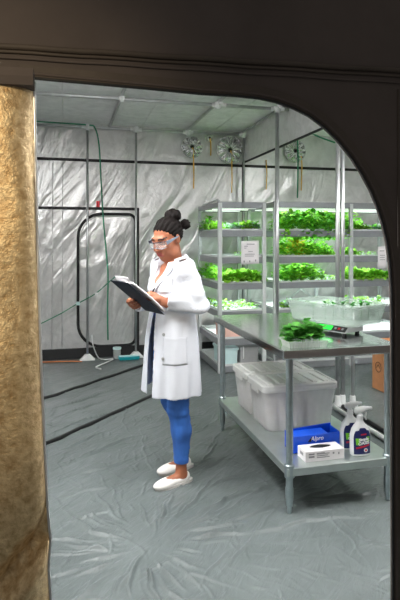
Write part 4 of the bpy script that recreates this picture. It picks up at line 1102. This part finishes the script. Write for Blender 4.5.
# --- shoes
def shoe(s_):
    d = LEGP[s_][3]; x, y = d[0], d[1]
    yaw = math.radians(6)*s_
    vs_ = Vol((x-.08, y-.24, -.0), (x+.08, y+.09, .13), .0045)
    vs_.ell((x, y+.020, .036), (.035, .040, .040), .02); vs_.ell((x, y-.06, .026), (.039, .090, .036), .02); vs_.ell((x, y-.135, .022), (.041, .062, .026), .03)
    vs_.op(lambda X, Y, Z: .010-Z, (x-.1, y-.3, -.02), (x+.1, y+.1, .02), .004, 'sub') if False else None
    X, Y, Z = np.meshgrid(*vs_.ax, indexing='ij')
    vs_.F = np.maximum(vs_.F, .012-Z); solid_ = vs_.F.copy()
    q = np.sqrt(((X-x)/.034)**2+((Y-(y-.034))/.082)**2+((Z-.078)/.058)**2)
    vs_.F = np.maximum(vs_.F, -(q-1)*.036)
    V, Fq = vs_.mesh(); so = mesh_np('shoe', V, Fq, M['shoe'], t)
    prof = []
    N = 28
    for j in range(N):
        a = 2*PI*j/N; c, s2 = math.cos(a), math.sin(a); yy = y-.052+.134*s2; ww = .041+.004*(-s2) if s2 < 0 else .041-.004*s2
        prof.append(Vector((x+ww*math.copysign(abs(c)**.8, c), yy, 0)))
    MB().rings([[p+Vector((0, 0, .000)) for p in prof], [p+Vector((0, 0, .016)) for p in prof]]).build('sole', M['sole'], so, smooth=True, autos=.6)
shoe(1); shoe(-1)

# --- safety glasses
def gp(x, y, z): return Vector(hd(x, y, z))
gl = MB().tube([gp(-.068, -.062, .012), gp(-.066, -.088, .016), gp(-.040, -.108, .018), gp(0, -.114, .016), gp(.040, -.108, .018), gp(.066, -.088, .016), gp(.068, -.062, .012)], .0032, 6).build('safety_glasses', M['navy'], t, smooth=True)
for s_ in (1, -1):
    MB().rings([[gp(s_*.070, -.085, .018), gp(s_*.0735, -.085, .018), gp(s_*.0735, -.085, -.004), gp(s_*.070, -.085, -.004)], [gp(s_*.0775, -.03, .017), gp(s_*.081, -.03, .017), gp(s_*.081, -.03, .005), gp(s_*.0775, -.03, .005)], [gp(s_*.080, .015, .016), gp(s_*.0835, .015, .016), gp(s_*.0835, .015, .009), gp(s_*.080, .015, .009)]]).build('temple', M['frame_grey'], gl)
    mb = MB(); mb.grid(lambda a, b2: gp(s_*(.004+.062*a), -.114+.006*a+.022*a*a, .015-.040*b2*(1-.25*(2*a-1)**2)), 8, 5); mb.build('lens', M['lens'], gl, smooth=True, solid=.0015)
MB().tube([gp(-.066, -.086, -.02), gp(-.038, -.106, -.025), gp(-.008, -.113, -.016), gp(.008, -.113, -.016), gp(.038, -.106, -.025), gp(.066, -.086, -.02)], .002, 6).build('lower_rim', M['frame_grey'], gl, smooth=True)

# place her
PX, PY = -.176, 3.38
pu, pv = c2w(PX, PY); PHI = math.radians(-69.4)
t.location = (pu, pv, 0); t.rotation_euler = (0, 0, PHI)
PM_ = Matrix.Translation((pu, pv, 0)) @ Matrix.Rotation(PHI, 4, 'Z')

# --- clipboard and pen (held things of their own)
co = Vector(BO+BL*BLEN/2)
cb = thing('clipboard', 'dark navy clipboard with white sheets held in her hands', 'clipboard', (0, 0, 0))
def V3(*a): return Vector(bp(*a))
MB().hexa([V3(-BW, 0, -.004), V3(BW, 0, -.004), V3(BW, BLEN, -.004), V3(-BW, BLEN, -.004), V3(-BW, 0, 0), V3(BW, 0, 0), V3(BW, BLEN, 0), V3(-BW, BLEN, 0)]).build('board', M['navy'], cb, bevel=.0015)
MB().grid(lambda a, b2: V3(-BW+.004+(2*BW+.002)*a, .012+(BLEN-.035)*b2, .006+.010*a*a+.006*math.sin(PI*b2)*a), 8, 10).build('paper_sheets', M['paper'], cb, smooth=True, solid=.009)
mb = MB(); mb.hexa([V3(-.05, BLEN-.03, .001), V3(.05, BLEN-.03, .001), V3(.05, BLEN-.002, .001), V3(-.05, BLEN-.002, .001), V3(-.045, BLEN-.03, .012), V3(.045, BLEN-.03, .012), V3(.045, BLEN-.006, .012), V3(-.045, BLEN-.006, .012)]); mb.build('clip', M['steel'], cb, bevel=.002)
# turned-up sheet at the top end
MB().grid(lambda a, b2: V3(-BW+.03+(2*BW-.06)*a, BLEN-.05+.055*b2, .019+.012*b2*b2), 6, 6).build('lifted_sheet', M['paper'], cb, smooth=True, solid=.0015)
cb.location = (pu, pv, 0); cb.rotation_euler = (0, 0, PHI)
pen = thing('pen', 'dark pen in her writing hand', 'pen', (0, 0, 0))
tipp = Vector(PENTIP)+Vector(tuple(BN*.004)); back = Vector(tuple(kn+across*.020+upn*.025))
ax_ = (back-tipp).normalized()
MB().tube([tipp+ax_*.012, tipp+ax_*.13], .0042, 8).build('barrel', M['black_plastic'], pen, smooth=True); MB().lathe([(.0006, 0), (.0035, .012), (0, .0122)], tipp, 8, ax_).build('tip', M['steel'], pen, smooth=True)
pen.location = (pu, pv, 0); pen.rotation_euler = (0, 0, PHI)
# ================================================================== PLANT RACKS
SH = [1.645, 1.335, 1.035, .715, .40, .09]        # shelf top heights
def rack(name, label, u0, u1, v0, v1, ztop, ups, nlamp):
    t = thing(name, label, 'plant rack', ((u0+u1)/2, (v0+v1)/2, 0))
    w = .022
    for u in ups:
        for v in (v0, v1):
            mb = MB().box((u-w, v-w, 0), (u+w, v+w, ztop)); mb.build('upright', M['rack_white'], t, bevel=.004)
    for v in (v0, v1):
        MB().box((u0-w, v-w*.8, ztop-.06), (u1+w, v+w*.8, ztop+.012)).build('top_rail', M['rack_grey'], t, bevel=.004)
    for u in (u0, u1):
        MB().box((u-w*.8, v0, ztop-.05), (u+w*.8, v1, ztop+.008)).build('top_rail', M['rack_grey'], t, bevel=.004)
    for i, z in enumerate(SH):
        sh = MB().box((u0-.01, v0-.012, z-.085), (u1+.01, v0+.012, z-.012)).box((u0-.01, v1-.012, z-.085), (u1+.01, v1+.012, z-.012)).box((u0-.012, v0, z-.085), (u0+.012, v1, z-.012)).box((u1-.012, v0, z-.085), (u1+.012, v1, z-.012))
        sh.build('shelf_frame', M['rack_grey'], t, bevel=.003)
        # growing channel: white gutter with a raised lip
        tr = MB(); a, b2, c, d = u0+.014, u1-.014, v0+.014, v1-.014
        tr.box((a, c, z-.055), (b2, d, z-.018)); tr.box((a, c, z-.02), (b2, c+.012, z+.006)); tr.box((a, d-.012, z-.02), (b2, d, z+.006)); tr.box((a, c, z-.02), (a+.012, d, z+.006)); tr.box((b2-.012, c, z-.02), (b2, d, z+.006))
        tr.build('growing_tray', M['tray_white'], t)
    # grow lamps under the top rail and under each shelf but the lowest
    for z in [ztop-.034]+[s-.057 for s in SH[:-1]]:
        for v in (v0+.16, (v0+v1)/2, v1-.14)[:nlamp]:
            g = MB().box((u0+.03, v-.022, z-.012), (u1-.03, v+.022, z-.002)).build('grow_lamp', M['rack_white'], t)
            MB().box((u0+.04, v-.013, z-.020), (u1-.04, v+.013, z-.0115)).build('lamp_tube', M['led'], g)
    return t
R1 = (1.70, 2.235, 5.80, 6.72); R2 = (2.375, 4.35, 5.80, 6.72)
ra = rack('plant_rack', 'narrow white plant rack in the left tent behind the woman', *R1, 1.945, [R1[0], R1[1]], 3)
rb_ = rack('plant_rack', 'wide white plant rack beyond the divider, full of lit greens', *R2, 1.96, [R2[0], 3.36, R2[1]], 3)
for (ua, ub, za, zb_) in ((2.95, 3.32, 1.0, 1.32), (2.95, 3.32, .70, 1.0), (2.95, 3.32, .98, .72)):
    MB().tube([(ua, R2[3]+.01, za), (ub, R2[3]+.01, zb_)], .014, 8).build('brace', M['rack_white'], rb_, smooth=True)
# rounded pipe at the left end of the small rack
MB().tube([(1.70, 6.64, 1.60), (1.70, 6.66, 1.86), (1.70, 6.62, 1.925), (1.70, 6.52, 1.965), (1.70, 5.92, 1.985), (1.70, 5.84, 1.965), (1.70, 5.81, 1.93)], .016, 8).build('water_pipe', M['rack_white'], ra, smooth=True)

# reservoirs and tubs on the bottom of the racks
def vessel(name, label, cat, lo, hi, mat, lid=None, group=None, taper=.04):
    t = thing(name, label, cat, ((lo[0]+hi[0])/2, (lo[1]+hi[1])/2, lo[2]), group)
    x0, y0, z0 = lo; x1, y1, z1 = hi; q = taper*(x1-x0)
    MB().hexa([(x0+q, y0+q, z0), (x1-q, y0+q, z0), (x1-q, y1-q, z0), (x0+q, y1-q, z0), (x0, y0, z1), (x1, y0, z1), (x1, y1, z1), (x0, y1, z1)]).build('body', M[mat], t, bevel=.015)
    MB().box((x0-.008, y0-.008, z1-.02), (x1+.008, y1+.008, z1+.012)).build('lid' if lid else 'rim', M[lid or mat], t, bevel=.006)
    return t
zf = SH[5]-.018
vessel('white_tub', 'pale aqua tub at the bottom left of the narrow plant rack', 'tub', (1.735, 5.86, zf+.001), (1.94, 6.20, zf+.19), 'aqua')
v_ = vessel('nutrient_tank', 'grey nutrient tank at the bottom of the narrow plant rack', 'tank', (1.965, 5.86, zf+.001), (2.195, 6.30, zf+.19), 'grey_plastic', 'grey_plastic', None, .01)
MB().tube([(2.0, 5.852, zf+.07), (2.0, 5.842, zf+.08), (2.0, 5.842, zf+.20), (2.0, 5.852, zf+.21)], .006, 6).build('handle', M['white_plastic'], v_, smooth=True)
zf4 = SH[4]-.018
vessel('pink_carton', 'pale pink carton on the second lowest shelf of the narrow rack', 'carton', (1.735, 5.84, zf4+.001), (1.96, 6.1, zf4+.16), 'pinkcard', 'pinkcard', None, 0)
vessel('pink_carton', 'white carton beside the pink one on the narrow rack', 'carton', (1.985, 5.86, zf4+.001), (2.20, 6.1, zf4+.12), 'paper', 'paper', None, 0)
for i, (a, b2) in enumerate(((2.43, 2.85), (2.90, 3.30), (3.42, 3.82), (3.88, 4.28))):
    vessel('nutrient_tank', 'grey nutrient tank under the wide plant rack, ' + ['leftmost', 'second from the left', 'second from the right', 'rightmost'][i], 'tank', (a, 5.86, zf+.001), (b2, 6.4, zf+.19), 'grey_plastic', 'grey_plastic', 'tanks under the wide plant rack', .01)

# ---------------- the plants
PM = {}
def pm(key, mb, mats):
    PM[key] = mb.build(key, [M[x] for x in mats], loc=(0, 0, 0), smooth=True).data
    bpy.data.objects.remove(bpy.data.objects[-1] if False else [o for o in bpy.data.objects if o.data is PM[key]][0])
for s in range(3):
    pm('lettuce_%d' % s, lettuce_mb(.15, 22, s, .28, 1.1, .42), ['leaf_light', 'leaf_mid'])
    pm('variegated_%d' % s, lettuce_mb(.13, 18, 20+s, .3, 1.2, .42, mi=.45), ['leaf_mid', 'leaf_pale'])
    pm('pale_%d' % s, lettuce_mb(.11, 18, 30+s, .35, 1.2, .45, mi=.75), ['leaf_light', 'leaf_pale'])
    pm('bushy_%d' % s, bushy_mb(.19, .12, 90, 40+s, .024, mi=.35), ['leaf_light', 'leaf_mid'])
    pm('chard_%d' % s, bushy_mb(.24, .10, 70, 50+s, .026, mi=.5), ['leaf_light', 'leaf_yellow'])
    pm('hang_%d' % s, bushy_mb(.25, .14, 150, 60+s, .026, .28, mi=.4), ['leaf_mid', 'leaf_light'])
    pm('small_%d' % s, bushy_mb(.08, .07, 34, 70+s, .014, mi=.4), ['leaf_light', 'leaf_pale'])
KIND = {'lettuce': ('lettuce', 'bright frilly green lettuce'), 'variegated': ('lettuce', 'white and green mottled lettuce'), 'pale': ('lettuce', 'pale silvery lettuce'),
        'bushy': ('leafy_herb', 'bushy light green herb'), 'chard': ('chard_plant', 'yellow green chard'), 'hang': ('trailing_herb', 'dense trailing green herb'), 'small': ('seedling_clump', 'low clump of pale green seedlings')}
ORD = ['leftmost', 'second', 'third', 'fourth', 'fifth', 'sixth', 'seventh', 'eighth', 'ninth', 'tenth', 'eleventh', 'twelfth', 'thirteenth', 'fourteenth']
def plant_row(rackname, R, si, row, items):
    """items: (pixel x, kind, scale)"""
    v = R[2]+(.115 if row == 0 else .50 if row == 1 else .80)
    items = sorted(items); n = len(items)
    for i, (px, kind, s_) in enumerate(items):
        u = min(max(u_at(px, v), R[0]+.10), R[1]-.10)
        nm, desc = KIND[kind]
        o = bpy.data.objects.new(nm, PM['%s_%d' % (kind, random.randrange(3))]); COL.objects.link(o)
        o.location = (u, v, SH[si]-.015); o.rotation_euler = (0, 0, random.uniform(0, 6)); s_ *= 1.0 if kind == 'hang' else 1.18; o.scale = (s_, s_, s_*random.uniform(.98, 1.15))
        pos = ORD[i]+' from the left' if 0 < i < n-1 else ('leftmost' if i == 0 and n > 1 else 'rightmost' if n > 1 else 'only one')
        tag(o, '%s, %s rack %s shelf, %s row, %s' % (desc, rackname, ['top', 'second', 'third', 'fourth'][si], ['front', 'middle', 'back'][row], pos), nm.split('_')[-1] if nm != 'lettuce' else 'lettuce',
            'plants on the %s shelf of the %s rack' % (['top', 'second', 'third', 'fourth'][si], rackname))
plant_row('narrow', R1, 0, 0, [(236, 'variegated', .75), (247, 'lettuce', .75), (257, 'variegated', .8)])
plant_row('narrow', R1, 0, 1, [(214, 'lettuce', .8), (230, 'variegated', .9), (246, 'lettuce', .8)])
plant_row('narrow', R1, 0, 2, [(208, 'bushy', .8), (222, 'lettuce', .8)])
plant_row('narrow', R1, 1, 0, [(240, 'small', .7), (253, 'small', .55)])
plant_row('narrow', R1, 2, 0, [(229, 'lettuce', .9), (241, 'lettuce', 1.0), (252, 'lettuce', .95), (259, 'lettuce', .8)])
plant_row('narrow', R1, 2, 1, [(214, 'bushy', .8), (232, 'lettuce', .9), (248, 'lettuce', .9)])
plant_row('narrow', R1, 2, 2, [(208, 'bushy', .9), (224, 'lettuce', .9)])
plant_row('narrow', R1, 3, 0, [(228, 'small', .9), (240, 'small', 1.0), (252, 'small', .9)])
plant_row('narrow', R1, 3, 1, [(212, 'pale', .7), (226, 'small', .9), (240, 'small', .9)])
plant_row('narrow', R1, 3, 2, [(208, 'pale', .7), (222, 'small', .8)])
plant_row('wide', R2, 0, 0, [(282, 'hang', .85), (293, 'hang', .9), (304, 'hang', .95), (315, 'hang', .95), (326, 'hang', 1.0), (337, 'hang', .9), (347, 'bushy', .7), (357, 'lettuce', .75), (366, 'pale', .8), (376, 'variegated', .75), (385, 'pale', .8)])
plant_row('wide', R2, 0, 1, [(285, 'hang', 1.0), (300, 'hang', 1.0), (316, 'hang', 1.05), (332, 'hang', 1.05), (348, 'bushy', 1.1)])
plant_row('wide', R2, 1, 0, [(283, 'bushy', .8), (290, 'chard', .8), (299, 'chard', .85), (308, 'bushy', .8), (317, 'bushy', .75), (327, 'lettuce', .6), (350, 'lettuce', .7), (359, 'small', .8), (371, 'small', .6)])
plant_row('wide', R2, 1, 1, [(286, 'bushy', .9), (296, 'chard', .9), (310, 'bushy', .9), (324, 'bushy', .7), (345, 'lettuce', .8)])
plant_row('wide', R2, 2, 0, [(284, 'bushy', .85), (293, 'bushy', .95), (302, 'bushy', 1.0), (312, 'bushy', .85), (322, 'small', .9), (332, 'small', .9), (349, 'lettuce', .85), (358, 'lettuce', 1.0), (368, 'lettuce', 1.0), (378, 'lettuce', .8), (386, 'lettuce', .8)])
plant_row('wide', R2, 2, 1, [(288, 'bushy', 1.0), (302, 'bushy', 1.0), (318, 'small', 1.0), (352, 'lettuce', 1.0), (370, 'lettuce', .9)])
plant_row('wide', R2, 3, 0, [(283, 'pale', .8), (292, 'variegated', .9), (302, 'pale', .9), (312, 'small', .8), (334, 'small', 1.2), (345, 'bushy', .6), (355, 'small', 1.2), (366, 'small', 1.1), (377, 'small', 1.2)])

# ---------------- sheets of paper on the racks
def sheet(label, px0, py0, px1, py1, v, marks, tilt=.03):
    a = on_v(px0, py1, v); b2 = on_v(px1, py0, v); w = b2.x-a.x; h = b2.z-a.z
    t = thing('hanging_paper', label, 'paper', (a.x+w/2, v, a.z))
    mb = MB(); mb.grid(lambda s_, q: Vector((a.x+w*s_, v-.006-.004*math.sin(PI*s_)-.006*(1-q)*s_, a.z+h*q-tilt*h*(1-s_))), 6, 6)
    mb.build('page', M['paper'], t, smooth=True, solid=.0015)
    for (x, y, l, th) in marks:
        MB().box((a.x+w*x, v-.0165, a.z+h*y-.003-tilt*h*(1-x)), (a.x+w*(x+l), v-.0125, a.z+h*y+th-tilt*h*(1-x))).build('printed_line', M['print'], t)
sheet('pinkish white printed sheet taped to the front of the narrow plant rack', 241, 240.5, 258.5, 264, R1[2]-.024, [(.3, .86, .45, .006), (.16, .78, .2, .004), (.16, .70, .12, .004), (.40, .55, .25, .004), (.2, .44, .55, .004), (.2, .36, .5, .004), (.12, .10, .07, .02), (.45, .10, .05, .018), (.78, .12, .06, .02)])
sheet('white printed sheet at the right end of the wide plant rack', 377.5, 246, 386, 268, R2[2]-.024, [(.2, .8, .5, .006), (.2, .6, .6, .004), (.2, .5, .55, .004), (.2, .4, .6, .004)])

# ---------------- cardboard box in the right tent
g = on_floor(383.5, 392.8); x0, y0 = g.x, g.y
t = thing('cardboard_box', 'brown cardboard box on the floor beyond the table legs', 'box', (x0+.19, y0+.10, 0))
MB().box((x0, y0, .001), (x0+.38, y0+.20, .40)).build('carton_body', M['card'], t, bevel=.003)
for i, (c0, c1, s_) in enumerate((((x0, y0), (x0+.38, y0), -1), ((x0, y0+.20), (x0+.38, y0+.20), 1))):
    MB().hexa([(c0[0], c0[1]-.002, .399), (c1[0], c1[1]-.002, .399), (c1[0], c1[1]+.002, .399), (c0[0], c0[1]+.002, .399), (c0[0], c0[1]+s_*.06-.002, .49), (c1[0], c1[1]+s_*.06-.002, .49), (c1[0], c1[1]+s_*.06+.002, .49), (c0[0], c0[1]+s_*.06+.002, .49)]).build('flap', M['card'], t)
pts = [Vector((x0-.001, y0+.09+.05*math.cos(2*PI*j/20), .235+.05*math.sin(2*PI*j/20))) for j in range(21)]
MB().tube(pts, .003, 5).build('printed_ring', M['brow'], t)
MB().tube([Vector((x0-.001, y0+.06, .225)), Vector((x0-.001, y0+.09, .26)), Vector((x0-.001, y0+.12, .225))], .003, 5).build('printed_mark', M['brow'], t)

# ================================================================== LIGHTS
def lamp(u, v, w, d, label, energy):
    ZL = ZC-.30; t = thing('ceiling_lamp', label, 'lamp', (u, v, ZL))
    for a in (-1, 1):
        MB().tube([(u, v+a*d*.4, ZL+.04), (u, v+a*d*.4, ZC)], .006, 6).build('hanger', M['pole'], t, smooth=True)
    MB().box((u-w/2, v-d/2, ZL+.004), (u+w/2, v+d/2, ZL+.045)).build('housing', M['white_plastic'], t, bevel=.004)
    MB().box((u-w/2+.02, v-d/2+.02, ZL), (u+w/2-.02, v+d/2-.02, ZL+.006)).build('diffuser', M['lamp'], t)
    ld = bpy.data.lights.new('ceiling_lamp_light', 'AREA'); ld.shape = 'RECTANGLE'; ld.size = w; ld.size_y = d; ld.energy = energy; ld.color = (1, .99, .97)
    lo = bpy.data.objects.new('ceiling_lamp_light', ld); COL.objects.link(lo); lo.location = (u, v, ZL-.006)
    lu = bpy.data.lights.new('ceiling_fill_uplight', 'AREA'); lu.shape = 'RECTANGLE'; lu.size = w; lu.size_y = d; lu.energy = energy*1.15; lu.color = (1, .99, .97)  # upward fill added above the housing to lighten the ceiling
    l2 = bpy.data.objects.new('ceiling_fill_uplight', lu); COL.objects.link(l2); l2.location = (u, v, ZL+.056); l2.rotation_euler = (PI, 0, 0)
E = LAMP_E if 'LAMP_E' in globals() else 42
lamp(0.1, 2.2, .30, .7, 'white panel lamp hung from the tent ceiling just inside the doorway', E)
lamp(1.75, 2.25, .30, .7, 'white panel lamp hung from the ceiling above the front of the steel table', E*.75)
lamp(-.6, 3.2, .30, .7, 'white panel lamp hung from the ceiling at the left wall', E*.9)
lamp(3.8, 3.0, .6, 1.0, 'white panel lamp hung from the ceiling beyond the divider', E*1.0)
for (R, e) in ((R1, 3.6), (R2, 12)):
    for z in [1.885]+[s-.092 for s in SH[:4]]:
        ld = bpy.data.lights.new('grow_light', 'AREA'); ld.shape = 'RECTANGLE'; ld.size = R[1]-R[0]-.1; ld.size_y = .6; ld.energy = e; ld.spread = math.radians(90); ld.color = (.95, 1, .96)
        lo = bpy.data.objects.new('grow_light', ld); COL.objects.link(lo); lo.location = ((R[0]+R[1])/2, (R[2]+R[3])/2-.05, z)
# warm bulb of the dim room outside the tent, behind and above the camera
ld = bpy.data.lights.new('outside_spot_lamp', 'SPOT'); ld.spot_size = math.radians(42); ld.spot_blend = .9; ld.energy = 110; ld.color = (1, .82, .56); ld.shadow_soft_size = .12
lo = bpy.data.objects.new('outside_spot_lamp', ld); COL.objects.link(lo); lo.location = (-.75, -.5, 2.35); lo.rotation_euler = (Vector((-.32, 1.40, 1.68))-Vector(lo.location)).to_track_quat('-Z', 'Y').to_euler()
w = bpy.data.worlds.new('dim_room'); scn.world = w; w.use_nodes = True
bg = w.node_tree.nodes['Background']; bg.inputs[0].default_value = (.9, .85, .8, 1); bg.inputs[1].default_value = .22
vs_ = scn.view_settings; scn.display_settings.display_device = 'sRGB'
vs_.view_transform = 'Standard'; vs_.look = 'None'; vs_.gamma = 1; vs_.use_curve_mapping = False; vs_.exposure = 0.0
scn.cycles.max_bounces = 10; scn.cycles.diffuse_bounces = 5; scn.cycles.glossy_bounces = 5; scn.cycles.transparent_max_bounces = 24
